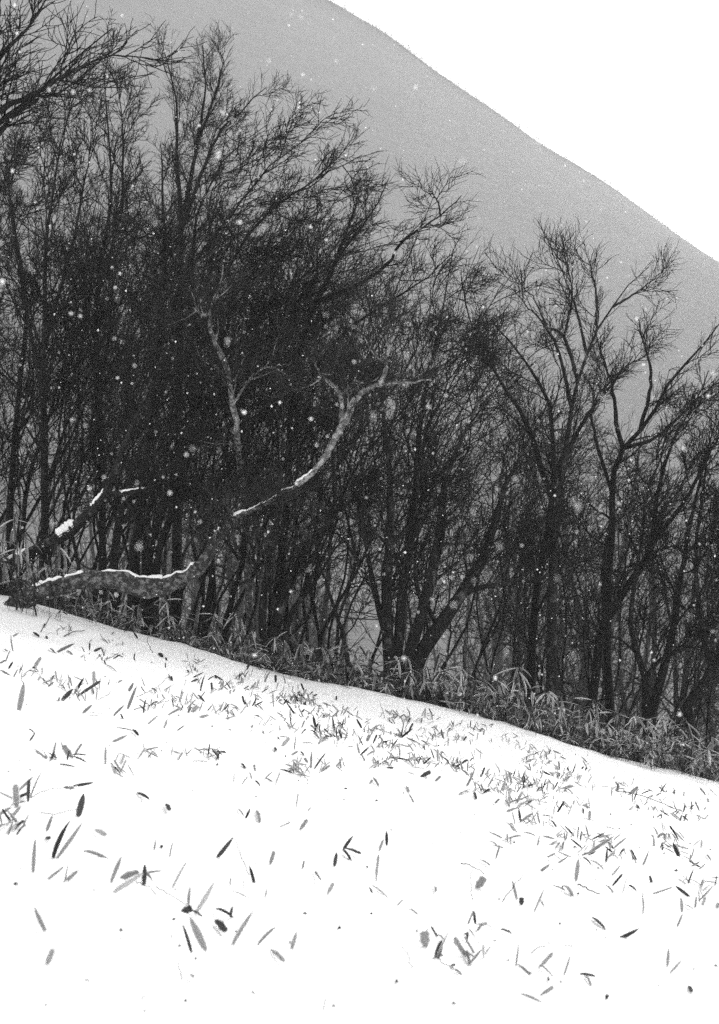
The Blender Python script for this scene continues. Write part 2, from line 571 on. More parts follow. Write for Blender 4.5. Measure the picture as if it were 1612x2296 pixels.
trace_tree('bare_tree', 'tall thin tree with a fine feathery top above the dark mass', [
    [(395, 1300, 12), (400, 900, 10), (405, 500, 7), (396, 330, 5), (400, 250, 4), (378, 150, 2.6), (360, 85, 1.6)],
    [('on', 0), (405, 500, 6), (440, 330, 4.5), (455, 240, 3.5), (460, 190, 2.6), (455, 100, 1.6)],
    [('on', 0), (405, 520, 5), (480, 320, 3.5), (540, 250, 2.6), (596, 195, 1.6)],
    [('on', 1), (440, 330, 4), (490, 190, 2.6), (500, 120, 1.6)],
], 26.0, twig='twig2', trop=(0.05, 0, 0.9), dens=0.9, l1=0.17, t0=0.45, fine=0.8)
trace_tree('bare_tree', 'straight dark trunk rising through the thickest wood', [
    [(95, 1330, 16), (100, 1150, 15), (98, 900, 13), (100, 700, 10), (110, 500, 8), (135, 330, 5), (172, 195, 2)],
    [('on', 0), (98, 900, 10), (60, 700, 7), (30, 520, 5), (8, 330, 3), (-10, 250, 2)],
    [('on', 0), (99, 760, 9), (160, 560, 6), (190, 400, 4), (215, 300, 2)],
], 22.0, dens=1.5, trop=UPR, rs=0.62)
trace_tree('bare_tree', 'dark slim tree between the straight trunk and the snow-laden trunk', [
    [(20, 1290, 14), (25, 1100, 13), (40, 900, 11), (60, 700, 9), (40, 550, 7), (20, 420, 4), (-5, 300, 2)],
    [(45, 1290, 10), (60, 1100, 9), (120, 900, 7), (170, 720, 5), (190, 600, 2)],
], 23.5, dens=1.5, trop=UPR, rs=0.62)
trace_tree('bare_tree', 'narrow upright tree with a pointed plume of branches', [
    [(232, 1330, 14), (226, 1000, 12), (216, 700, 9), (250, 430, 7), (240, 260, 4), (228, 100, 1.6)],
    [('on', 0), (216, 700, 8), (270, 480, 6), (275, 300, 4), (262, 170, 2)],
], 24.0, dens=1.2, trop=(0.1, 0, 1.0), spread=(18, 36), l1=0.26, rs=0.65)
trace_tree('bare_tree', 'big black windswept tree with limbs sweeping over the wood', [
    [(300, 1270, 20), (315, 1150, 18), (330, 1000, 14), (345, 800, 12), (370, 600, 10), (365, 450, 7), (362, 320, 3)],
    [(330, 1262, 16), (362, 1150, 14), (415, 1000, 12), (440, 800, 10), (430, 600, 8), (450, 460, 6), (510, 350, 4), (600, 275, 2)],
    [(350, 1262, 13), (395, 1130, 12), (430, 1000, 10), (480, 880, 9), (540, 760, 7), (640, 650, 5), (760, 575, 3), (880, 525, 2)],
    [('on', 1), (438, 780, 9), (500, 620, 7), (580, 500, 5), (680, 420, 4), (815, 345, 2)],
    [('on', 0), (345, 800, 9), (420, 620, 7), (520, 480, 5), (610, 370, 3.5), (715, 295, 2)],
    [('on', 1), (415, 1000, 9), (520, 820, 7), (620, 720, 5), (720, 670, 4), (850, 640, 2)],
    [('on', 2), (480, 880, 7), (560, 860, 6), (660, 800, 4), (760, 700, 2)],
], 20.5, dens=1.75, trop=(0.6, 0, 0.3), l1=0.36, rs=0.66, fine=0.92)
trace_tree('bare_tree', 'tall dark tree with a limb crooked out against the mountain', [
    [(620, 1420, 12), (640, 1150, 11), (655, 900, 9), (700, 700, 8), (775, 560, 6), (835, 480, 4), (875, 400, 2)],
    [('on', 0), (700, 700, 7), (800, 640, 6), (870, 590, 5), (892, 555, 5), (930, 520, 4.5), (985, 485, 3.5), (1035, 440, 2)],
    [('on', 1), (985, 485, 3), (982, 455, 2.5), (962, 425, 2)],
    [('on', 0), (740, 610, 6), (785, 500, 5), (805, 430, 2)],
    [('on', 0), (655, 900, 7), (740, 780, 5), (850, 690, 4), (960, 620, 3), (1020, 560, 2)],
], 22.0, twig='twig', trop=(0.35, 0, 0.6), dens=0.6, l1=0.16, lv4=False, fine=0.8, rs=0.8)
trace_tree('bare_tree', 'many-stemmed tree fanning out from one black foot at the bank', [
    [(872, 1500, 14), (868, 1350, 13), (873, 1200, 11), (876, 1090, 9), (862, 950, 6), (852, 820, 4), (846, 700, 2)],
    [(888, 1500, 13), (906, 1310, 11), (926, 1150, 9), (938, 1000, 7), (960, 850, 5), (990, 700, 3.5), (1015, 560, 2)],
    [(930, 1505, 18), (962, 1440, 17), (1010, 1370, 16), (1060, 1290, 14), (1095, 1222, 11), (1128, 1100, 8), (1180, 1000, 5), (1230, 900, 2.5)],
    [(910, 1505, 16), (952, 1355, 14), (990, 1180, 13), (1000, 1080, 8), (1050, 950, 5), (1105, 840, 2.5)],
    [(880, 1500, 9), (835, 1300, 7), (810, 1150, 5.5), (770, 1000, 4), (740, 850, 2)],
    [('on', 2), (1040, 1320, 8), (1120, 1310, 6), (1200, 1300, 4), (1290, 1270, 2)],
], 19.6, mat='bark2', dens=1.35, trop=(0.5, 0, 0.35), l1=0.34)
trace_tree('bare_tree', 'open forked tree with bare vase-shaped top against the mountain', [
    [(1236, 1580, 16), (1237, 1450, 15), (1238, 1330, 14), (1243, 1200, 11), (1262, 1060, 9), (1278, 930, 8), (1288, 874, 7), (1321, 784, 5.5), (1341, 734, 5), (1381, 679, 4), (1401, 645, 3), (1455, 600, 1.8)],
    [('on', 0), (1288, 874, 6.5), (1291, 839, 6), (1266, 759, 5), (1226, 729, 4), (1196, 669, 3), (1151, 622, 1.8)],
    [('on', 0), (1321, 784, 5), (1301, 729, 4), (1286, 674, 3.4), (1258, 605, 2.6), (1236, 568, 1.6)],
    [('on', 1), (1266, 759, 4), (1281, 679, 3.4), (1278, 620, 2.5), (1250, 560, 1.6)],
    [('on', 0), (1341, 734, 4), (1334, 640, 3), (1318, 585, 1.6)],
    [('on', 0), (1381, 679, 3.5), (1436, 649, 2.6), (1498, 597, 1.6)],
    [('on', 0), (1278, 930, 6), (1256, 800, 5), (1231, 742, 4), (1190, 694, 3), (1140, 640, 1.6)],
], 20.0, mat='bark2', dens=0.36, trop=(0.12, 0, 0.6), l1=0.2, t0=0.35, dspread=1.0, lv4=False, fine=0.75, rs=0.8)
trace_tree('bare_tree', 'grey tree with slanting stems behind the open forked tree', [
    [(1190, 1560, 10), (1200, 1350, 9), (1240, 1100, 8), (1231, 914, 6.5), (1196, 839, 5.5), (1151, 774, 4), (1106, 729, 2)],
    [('on', 0), (1240, 1100, 7), (1180, 950, 5), (1120, 850, 4), (1060, 740, 3), (1030, 600, 1.8)],
    [('on', 0), (1240, 1060, 6), (1300, 960, 5), (1340, 900, 4), (1420, 800, 2)],
], 23.0, twig='twig2', dens=1.1, trop=(0.2, 0, 0.6), l1=0.30)
trace_tree('bare_tree', 'slanting tree with one long stem leaning away to its crown', [
    [(1325, 1590, 11), (1338, 1500, 10.5), (1342, 1450, 10), (1358, 1395, 10), (1396, 1333, 9), (1441, 1263, 8.5), (1462, 1215, 8), (1470, 1150, 6.5), (1490, 1040, 5), (1540, 930, 3.5), (1590, 830, 2)],
    [('on', 0), (1462, 1215, 6), (1530, 1130, 5), (1590, 1020, 3.5), (1640, 930, 2)],
    [('on', 0), (1358, 1395, 6), (1352, 1280, 5), (1370, 1150, 4), (1380, 1040, 2.5)],
], 20.5, dens=1.0, trop=(0.4, 0, 0.5), l1=0.26)
trace_tree('bare_tree', 'tree of swept stems rising to the picture edge beneath the ridge', [
    [(1368, 1600, 10), (1362, 1400, 9), (1372, 1180, 8), (1384, 1030, 8), (1451, 944, 6.5), (1506, 854, 5), (1560, 790, 4), (1615, 725, 2)],
    [('on', 0), (1384, 1030, 6), (1381, 944, 5), (1376, 879, 4), (1350, 800, 3), (1330, 740, 1.8)],
    [('on', 0), (1451, 944, 5), (1460, 850, 4), (1440, 760, 3), (1430, 715, 1.8)],
    [('on', 0), (1384, 1030, 5), (1470, 980, 4), (1560, 900, 3), (1630, 840, 2)],
    [('on', 0), (1378, 1100, 5), (1330, 960, 4), (1336, 890, 3), (1375, 850, 2)],
], 21.5, dens=0.7, trop=(0.4, 0, 0.5), l1=0.2, lv4=False, fine=0.85)
trace_tree('bare_tree', 'pair of crossing dark stems in the lower corner of the wood', [
    [(1457, 1630, 12), (1476, 1543, 11), (1496, 1468, 10), (1512, 1398, 9), (1522, 1333, 8), (1542, 1200, 6), (1575, 1050, 4), (1605, 930, 2)],
    [(1450, 1630, 10), (1446, 1518, 9), (1421, 1443, 8), (1411, 1398, 7), (1417, 1350, 6), (1432, 1250, 5), (1452, 1100, 4), (1500, 980, 2)],
    [('on', 1), (1446, 1500, 6), (1480, 1480, 5), (1540, 1450, 4), (1600, 1390, 2)],
], 20.2, dens=1.0, trop=(0.3, 0, 0.5), l1=0.28)
trace_tree('bare_tree', 'stout crooked tree cut by the picture edge above the thicket', [
    [(1552, 1650, 14), (1541, 1585, 12), (1586, 1518, 11), (1620, 1460, 10), (1650, 1300, 8), (1640, 1100, 6), (1610, 960, 3)],
    [('on', 0), (1586, 1518, 8), (1572, 1400, 7), (1560, 1250, 5), (1575, 1100, 4), (1590, 980, 2)],
], 19.8, dens=1.0, trop=(0.2, 0, 0.5), l1=0.26)
trace_tree('sapling', 'thin sapling with a bent dark stem behind the arched birch', [
    [(505, 1400, 7), (520, 1350, 7), (540, 1265, 7), (555, 1185, 6), (562, 1100, 5), (548, 1000, 3.5), (530, 880, 2)],
    [('on', 0), (540, 1265, 4), (500, 1200, 3), (470, 1120, 2)],
], 20.8, dens=0.7, trop=(0.1, 0, 0.7), l1=0.22, twig='twig2', lv4=False)
trace_tree('bare_tree', 'spreading clump of slim stems beside the many-stemmed tree', [
    [(606, 1495, 12), (622, 1400, 11), (655, 1295, 10), (695, 1215, 9), (748, 1165, 7), (800, 1090, 5), (830, 980, 3)],
    [(600, 1495, 10), (588, 1390, 9), (596, 1300, 8), (610, 1215, 7), (623, 1135, 6), (632, 1000, 4), (640, 880, 2)],
    [(612, 1495, 9), (645, 1400, 8), (668, 1352, 7), (720, 1280, 5), (760, 1200, 2.5)],
    [('on', 0), (622, 1400, 7), (610, 1340, 6), (575, 1280, 4), (560, 1200, 2)],
], 19.6, mat='bark2', dens=0.75, trop=(0.25, 0, 0.6), l1=0.22, lv4=False)
trace_tree('sapling', 'slender sapling standing alone in the gap before the many-stemmed tree', [
    [(782, 1495, 6), (770, 1430, 5.5), (752, 1370, 5), (728, 1300, 4), (712, 1230, 3), (705, 1150, 1.8)],
    [('on', 0), (752, 1370, 3.5), (790, 1290, 3), (810, 1210, 1.6)],
], 19.4, dens=0.6, trop=(0.0, 0, 0.7), l1=0.22, twig='twig2', lv4=False)
trace_tree('bare_tree', 'low tree with long level limbs crossing behind the arched birch', [
    [(255, 1300, 11), (262, 1200, 10), (290, 1120, 9), (400, 1106, 8), (520, 1104, 7), (620, 1096, 5.5), (720, 1085, 3)],
    [('on', 0), (520, 1104, 5), (545, 1060, 5), (610, 1050, 5), (650, 1000, 4), (680, 940, 2)],
    [('on', 0), (262, 1200, 8), (380, 1050, 7), (500, 960, 6), (580, 938, 6), (680, 932, 6), (780, 918, 4), (880, 880, 2)],
], 19.2, dens=0.4, trop=(0.5, 0, 0.25), l1=0.16, lv4=False)

# ---- the leaning, snow-laden trunk and the birches
def snow_cap(name, P, Rr, a, b, parent, off, w=0.7, h=0.5, seed=0):
    """a ridge of snow lying on the upper side of a trunk between points a..b of its axis"""
    r2 = np.random.default_rng(seed)
    k = 44
    f = np.linspace(a, b, k)
    i = np.clip(f.astype(int), 0, len(P) - 2); t = (f - i)[:, None]
    C = P[i] * (1 - t) + P[i + 1] * t
    rr = Rr[i] * (1 - t[:, 0]) + Rr[i + 1] * t[:, 0]
    T = norm(np.gradient(C, axis=0))
    S = norm(np.cross(T, np.array([[0, 0, 1.0]])))
    N = norm(np.cross(S, T))
    prof = np.clip(np.sin(np.linspace(0, math.pi, k)) * 3, 0.05, 1)
    nz = np.convolve(r2.normal(0, 1, k + 16), np.hanning(11) / np.hanning(11).sum() * 1.5, 'valid')[:k]
    gap = np.clip(1 + 0.55 * nz, 0.35, 1.7)
    hh = rr * h * prof * gap + 0.004; ww = np.minimum(rr * w, rr * 0.95) * prof * np.clip(1 + 0.5 * np.roll(nz, 7), 0.5, 1.05)
    m = 9
    V = []
    for q in range(m):
        u = -1 + 2 * q / (m - 1)
        side = ww * u
        surf = np.sqrt(np.maximum(rr ** 2 - side ** 2, 0))
        top = hh * (1 - abs(u) ** 2.5) - 0.004 + 0.0015 * r2.normal(0, 1, k)
        V.append(C + S * side[:, None] + N * (surf + top)[:, None])
    V = np.stack(V, 1)
    bot = C[:, None] + S[:, None] * 0 + N[:, None] * (rr * 0.4)[:, None, None]
    V = np.concatenate([V, bot], 1)
    m += 1
    idx = np.arange(k * m).reshape(k, m)
    A = idx[:-1]; B = idx[1:]
    F = np.stack([A, B, np.roll(B, -1, 1), np.roll(A, -1, 1)], -1).reshape(-1, 4)
    o = link(name, mesh_np(name, V.reshape(-1, 3) - off, F), parent, M['snow'])
    o['label'] = 'ridge of white snow lying on the bark'
    return o


lean, P, Rr = trace_tree('leaning_trunk', 'dead trunk leaning up from the bank, patched with white snow', [
    [(-60, 1330, 19), (0, 1283, 17), (50, 1250, 15), (100, 1222, 14), (155, 1196, 13), (190, 1158, 13), (232, 1118, 12), (258, 1050, 10), (282, 990, 8), (320, 900, 5), (360, 800, 2.5)],
    [('on', 0), (232, 1118, 7), (260, 1108, 6), (320, 1098, 5), (380, 1080, 2.5)],
], 18.6, mat='bark2', dens=0.5, trop=(0.3, 0, 0.5), l1=0.16, t0=0.55, cat='tree trunk', dspread=0.5)
for a, b, sd in ((2.2, 5.6, 1), (7.2, 8.6, 2), (9.8, 11.2, 3)):
    snow_cap('snow_cap', P[0], Rr[0], a, b, lean, np.array(lean.location), 0.95 if sd == 2 else 0.75, 0.75 if sd == 2 else 0.3, sd)
snow_cap('snow_cap', P[1], Rr[1], 4, 12, lean, np.array(lean.location), 0.8, 0.5, 4)

birch, P, Rr = trace_tree('arched_birch', 'fallen birch arching out of the bank with snow along its back', [
    [(8, 1400, 20), (32, 1360, 22), (62, 1340, 22), (100, 1325, 19), (150, 1311, 19), (200, 1302, 22), (260, 1301, 24), (330, 1318, 25), (385, 1308, 23), (440, 1280, 19), (470, 1238, 16), (482, 1208, 14), (505, 1186, 11), (530, 1160, 8.5), (570, 1142, 7), (620, 1115, 6.5), (665, 1087, 6.5)],
    [('on', 0), (664, 1087, 6.5), (700, 1062, 6.5), (712, 1046, 6.5), (735, 1015, 7), (750, 985, 7.5), (768, 953, 9.5), (783, 925, 9.5), (793, 900, 9.5), (815, 878, 8), (850, 862, 6.5), (900, 858, 5), (970, 852, 3)],
    [('on', 1), (850, 862, 6), (864, 832, 5.5), (867, 795, 4.5), (877, 760, 3), (870, 700, 1.6)],
    [('on', 1), (772, 950, 5), (762, 886, 5), (733, 852, 4.5), (708, 822, 3.5), (700, 780, 2)],
    [('on', 3), (762, 886, 3.5), (790, 862, 3), (800, 835, 1.6)],
    [('on', 0), (478, 1215, 7), (500, 1200, 5), (512, 1160, 3.5), (508, 1120, 2)],
], 17.45, mat='log', dens=0.5, trop=(0.2, 0, 0.6), l1=0.18, t0=0.6, dspread=0.12, root=False, bark_parts=['log', 'pale', 'pale', 'pale', 'pale', 'log'], twig='twig2', k=64, rough=0.075)
bo = np.array(birch.location)
q_ = 64 / 20.0
for a, b, sd, w, h in ((6.4, 9.2, 5, 0.45, 0.12), (9.0, 12.3, 15, 0.40, 0.16), (2.6, 4.2, 6, 0.45, 0.2), (4.3, 5.4, 16, 0.4, 0.2), (14.3, 14.8, 7, 0.8, 0.8), (15.7, 17.2, 8, 0.75, 0.5), (17.1, 19.6, 18, 0.8, 0.4)):
    snow_cap('snow_cap', P[0], Rr[0], a * q_, b * q_, birch, bo, w, h, sd)
snow_cap('snow_cap', P[1], Rr[1], 0.1 * q_, 2.4 * q_, birch, bo, 0.75, 0.35, 9)
trace_tree('white_birch', 'crooked pale birch stem standing out against the black branches', [
    [(560, 1410, 8, 22.5), (556, 1280, 8, 22.0), (546, 1120, 8, 21.0), (537, 1050, 7, 20.2), (532, 990, 8, 19.2), (527, 940, 8.5, 18.9), (521, 890, 9, 18.8), (514, 845, 9, 18.7), (501, 805, 9.5, 18.7), (486, 778, 9, 18.7), (473, 748, 8, 18.7), (468, 715, 7, 18.7), (482, 675, 4.5, 18.8), (500, 600, 2.5, 19.2)],
    [('on', 0), (512, 850, 6), (494, 832, 5), (482, 822, 3.5), (460, 815, 2)],
    [('on', 0), (470, 715, 5), (455, 708, 4), (435, 690, 2)],
    [('on', 0), (527, 900, 3.5), (560, 850, 2.6), (590, 825, 2), (650, 818, 1.4)],
], 18.9, mat='pale', twig='twig2', dens=0.4, trop=(0.1, 0, 0.6), l1=0.12, t0=0.65, dspread=0.4, k=40, rough=0.08)


# ---- the dim wood behind: prototypes copied
def proto_tree(h, nst, lean_):
    S = []
    for s in range(nst):
        a = rng.random() * 6.28; sp = rng.uniform(0.08, 0.32) * h
        tx, ty = math.cos(a) * sp + lean_ * h, math.sin(a) * sp
        r0 = rng.uniform(0.022, 0.042)
        pts = [[0.06 * math.cos(a), 0.06 * math.sin(a), -0.4, r0 * 1.1]]
        for q in range(1, 7):
            f = q / 6
            pts.append([tx * f ** 1.2 + rng.normal(0, 0.2), ty * f ** 1.2 + rng.normal(0, 0.2), h * f * rng.uniform(0.97, 1.0), r0 * (1 - f) + 0.005])
        S.append(resample(pts, 16))
    A = np.array(S)
    P, Rr = A[..., :3], A[..., 3]
    (L1, r1), tw = crown_parts(P, Rr, 1.35, np.array([0.35, 0, 0.45]), (25, 75), 0.32, 0.30, False, 1.0)
    V_, F_ = join([tubes(P, Rr, 8), tubes(L1, r1, 5)])
    Vc, Fc = join(tw)
    a = mesh_np('trunk', V_, F_); a.materials.append(M['bark'])
    b = mesh_np('crown', Vc, Fc, smooth=False); b.materials.append(M['twig2'])
    return a, b, h


protos = [proto_tree(9.0, 3, 0.20), proto_tree(9.0, 2, 0.32), proto_tree(9.0, 4, 0.12), proto_tree(9.0, 2, 0.05), proto_tree(9.0, 3, 0.26)]
ENV = np.array([(-200, 200), (0, 210), (200, 220), (400, 200), (600, 340), (800, 470), (900, 560), (1050, 690), (1250, 760), (1500, 800), (1700, 860)], float)
spots = [(q, rng.uniform(21.6, 24.0), 0, rng.uniform(60, 260)) for q in (-60, 60, 170, 280, 400, 500, 600)]
for row, (d0, d1, n, dn) in enumerate(((22.5, 25, 11, 60), (26, 30, 12, 30), (31, 38, 13, 60))):
    for q in range(n):
        px = -140 + (1880) * ((q + rng.uniform(0.15, 0.85)) / n) ** (1.35 if row == 0 else 1.1)
        spots.append((px, rng.uniform(d0, d1), row, dn + rng.uniform(0, 190)))
FIL = ['slim tree of the dim wood close behind', 'tree deeper in the dim wood behind', 'faint tree at the back of the wood behind']
WT = []
for px, d, row, dn in spots:
    a, b, h = protos[int(rng.integers(len(protos)))]
    x = (px - CX) / FPX * d
    zg = float(gz(x, d)) - 0.15
    top = np.interp(px, ENV[:, 0], ENV[:, 1]) + dn
    H = max(4.0, (CY - top) / FPX * d - zg)
    o = empty('wood_tree', (x, d, zg), float(rng.uniform(-0.7, 0.7)))
    s = H / (h * 1.1)
    sw = min(s, 1.0 + (s - 1) * 0.6)
    o.scale = (sw, sw, s)
    WT.append((o, FIL[row], px))
    tag(o, None, 'tree', ['front row of the dim wood', 'middle row of the dim wood', 'back row of the dim wood'][row])
    link('trunk', a, o); link('crown', b, o)

# ---- far wood on the other side of the valley: reads as one mass
def far_arrays():
    h = 8.0
    out = []
    for v in range(5):
        S = []
        for s in range(2):
            a = rng.random() * 6.28; sp = rng.uniform(0.4, 1.6)
            pts = [[0, 0, -0.5, 0.11]] + [[math.cos(a) * sp * f + rng.normal(0, 0.1), math.sin(a) * sp * f, h * f, 0.11 * (1 - f) + 0.015] for f in (0.25, 0.5, 0.75, 1.0)]
            S.append(resample(pts, 8))
        A = np.array(S); P, Rr = A[..., :3], A[..., 3]
        tr = np.array([0.25, 0, 0.6])
        L1, r1 = spawn(P, Rr, 9, 0.08, 1, (28, 70), 0.32, 4, 0.16, tr, 0.10, rtip=0.009, rmin=0.016)
        L2, r2 = spawn(L1, r1, 6, 0.15, 1, (25, 60), 0.5, 3, 0.18, tr, 0.08, rtip=0.007, rmin=0.010)
        L3, r3 = spawn(L2, r2, 4, 0.15, 1, (25, 60), 0.6, 2, 0.2, tr, 0.06, rtip=0.006, rmin=0.008)
        out.append(join([tubes(P, Rr, 4), tubes(L1, r1, 3), tubes(L2, r2, 3), tubes(L3, r3, 3)]))
    return out


fa = far_arrays()
parts = []
for q in range(92):
    d = 32 + 66 * (q / 92) ** 1.3 + rng.uniform(-2, 2)
    hw = 0.27 * d + 4
    x = rng.uniform(-hw, hw)
    z = max(float(gz(x, d)), float(FOOT - 4 + 260 * max((d - 80) / 620, 0) ** 1.42)) - 0.3
    V_, F_ = fa[int(rng.integers(len(fa)))]
    a = rng.uniform(-1, 1); s = rng.uniform(0.85, 1.35)
    c_, s_ = math.cos(a) * s, math.sin(a) * s
    W = np.stack([V_[:, 0] * c_ - V_[:, 1] * s_ + x, V_[:, 0] * s_ + V_[:, 1] * c_ + d, V_[:, 2] * s + z], -1)
    parts.append((W, F_))
V_, F_ = join(parts)
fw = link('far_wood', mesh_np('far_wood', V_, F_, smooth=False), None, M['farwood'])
tag(fw, 'far-off leafless wood across the valley, seen between the trunks', 'wood', None, 'stuff')


# ---- thin upright slivers added along the ridge to blur its edge like haze
n_ = 20000
rx = rng.uniform(-150, 520, n_); ry = rng.uniform(694, 706, n_)
B0 = np.stack([rx, ry, mountain(rx, ry) - 0.5], -1)
Bd = norm(np.stack([rng.normal(0.1, 0.3, n_), rng.normal(0, 0.3, n_), np.ones(n_)], -1))
hh_ = np.minimum(rng.exponential(5.5, n_) + 0.6, 20.0)
Pb = np.stack([B0, B0 + Bd * hh_[:, None]], 1)
V_, F_ = tubes(Pb, np.tile(np.array([[0.035, 0.018]]), (n_, 1)), 3)
rw = link('ridge_fuzz', mesh_np('ridge_fuzz', V_, F_, smooth=False), None, M['mountain'])
tag(rw, 'faint leafless wood fringing the mountain ridge', 'wood', None, 'stuff')


# ------------------------------------------------------------------ bamboo grass: leaf meshes shared by every leaf
def leaf_mesh(name, bend, fold, twist, blunt, wavy=0.0, nseg=7):
    """unit leaf along +Y, width 1 across X, normal +Z"""
    V, uv, F = [], [], []
    r2 = random.Random(name)
    th = 0.0; y = 0.0; z = 0.0
    for q in range(nseg + 1):
        t = q / nseg
        w = (t + 0.02) ** 0.5 * (1.0 - t * 0.995) ** 0.62 * 1.55
        if blunt:
            w = min(1.0, (t + 0.03) ** 0.5 * 1.5) * (1.0 if t < 0.93 else 0.55)
        w = max(min(w, 1.0), 0.03) * (1 + wavy * r2.uniform(-1, 1))
        tw = twist * t
        cx = wavy * 0.1 * r2.uniform(-1, 1)
        for u, lift in ((-0.5, fold), (0.0, 0.0), (0.5, fold)):
            xx = u * w
            zz = lift * w
            V.append((cx + xx * math.cos(tw) - zz * math.sin(tw) * 0.2, y, z * 1.0 + (xx * math.sin(tw) + zz * math.cos(tw)) * 0.16))
            uv.append((u + 0.5, t))
        th = bend * (t + 0.5 / nseg)
        y += math.cos(th) / nseg
        z -= math.sin(th) / nseg
    for q in range(nseg):
        for c in range(2):
            a = q * 3 + c
            F.append((a, a + 1, a + 4, a + 3))
    me = mesh_np(name, V, F, uv=uv)
    me.materials.append(M['leaf'])
    return me


LEAF = [leaf_mesh('leaf_a', 0.25, 0.15, 0.1, False), leaf_mesh('leaf_b', 0.8, 0.3, 0.3, False),
        leaf_mesh('leaf_c', 0.1, 0.5, -0.4, False, 0.08), leaf_mesh('leaf_d', 1.3, 0.25, 0.2, False),
        leaf_mesh('leaf_e', 0.15, 0.2, 0.0, True, 0.10), leaf_mesh('leaf_f', 0.5, 0.7, 0.6, False, 0.1), leaf_mesh('leaf_g', 0.38, 0.35, 0.2, False, 0.05)]
STRAIGHT = [0, 2, 4, 5, 0, 2]


def basis(p, a, w, n_hint, zscale=None):
    """matrix putting a unit leaf at p along vector a with width w"""
    L = float(np.linalg.norm(a))
    y = a / max(L, 1e-9)
    x = np.cross(y, n_hint); x = x / max(np.linalg.norm(x), 1e-9)
    z = np.cross(x, y)
    m = Matrix.Identity(4)
    for r in range(3):
        m[r][0] = x[r] * w; m[r][1] = y[r] * L; m[r][2] = z[r] * L; m[r][3] = p[r]
    return m


def put_leaf(parent, li, m, tone):
    o = bpy.data.objects.new('leaf', LEAF[li])
    col.objects.link(o)
    o.parent = parent
    o.matrix_local = Matrix.Translation(-Vector(parent.location)) @ m
    o.color = (tone, tone, tone, 1)
    return o


def tube_obj(name, pts, r0, r1, parent, mat, sides=5, k=10):
    A = resample([[*p, 0] for p in pts], k)[:, :3]
    Rr = np.linspace(r0, r1, k)
    off = np.array(parent.location) if parent else np.zeros(3)
    V_, F_ = tubes((A - off)[None], Rr[None], sides)
    return link(name, mesh_np(name, V_, F_), parent, mat)


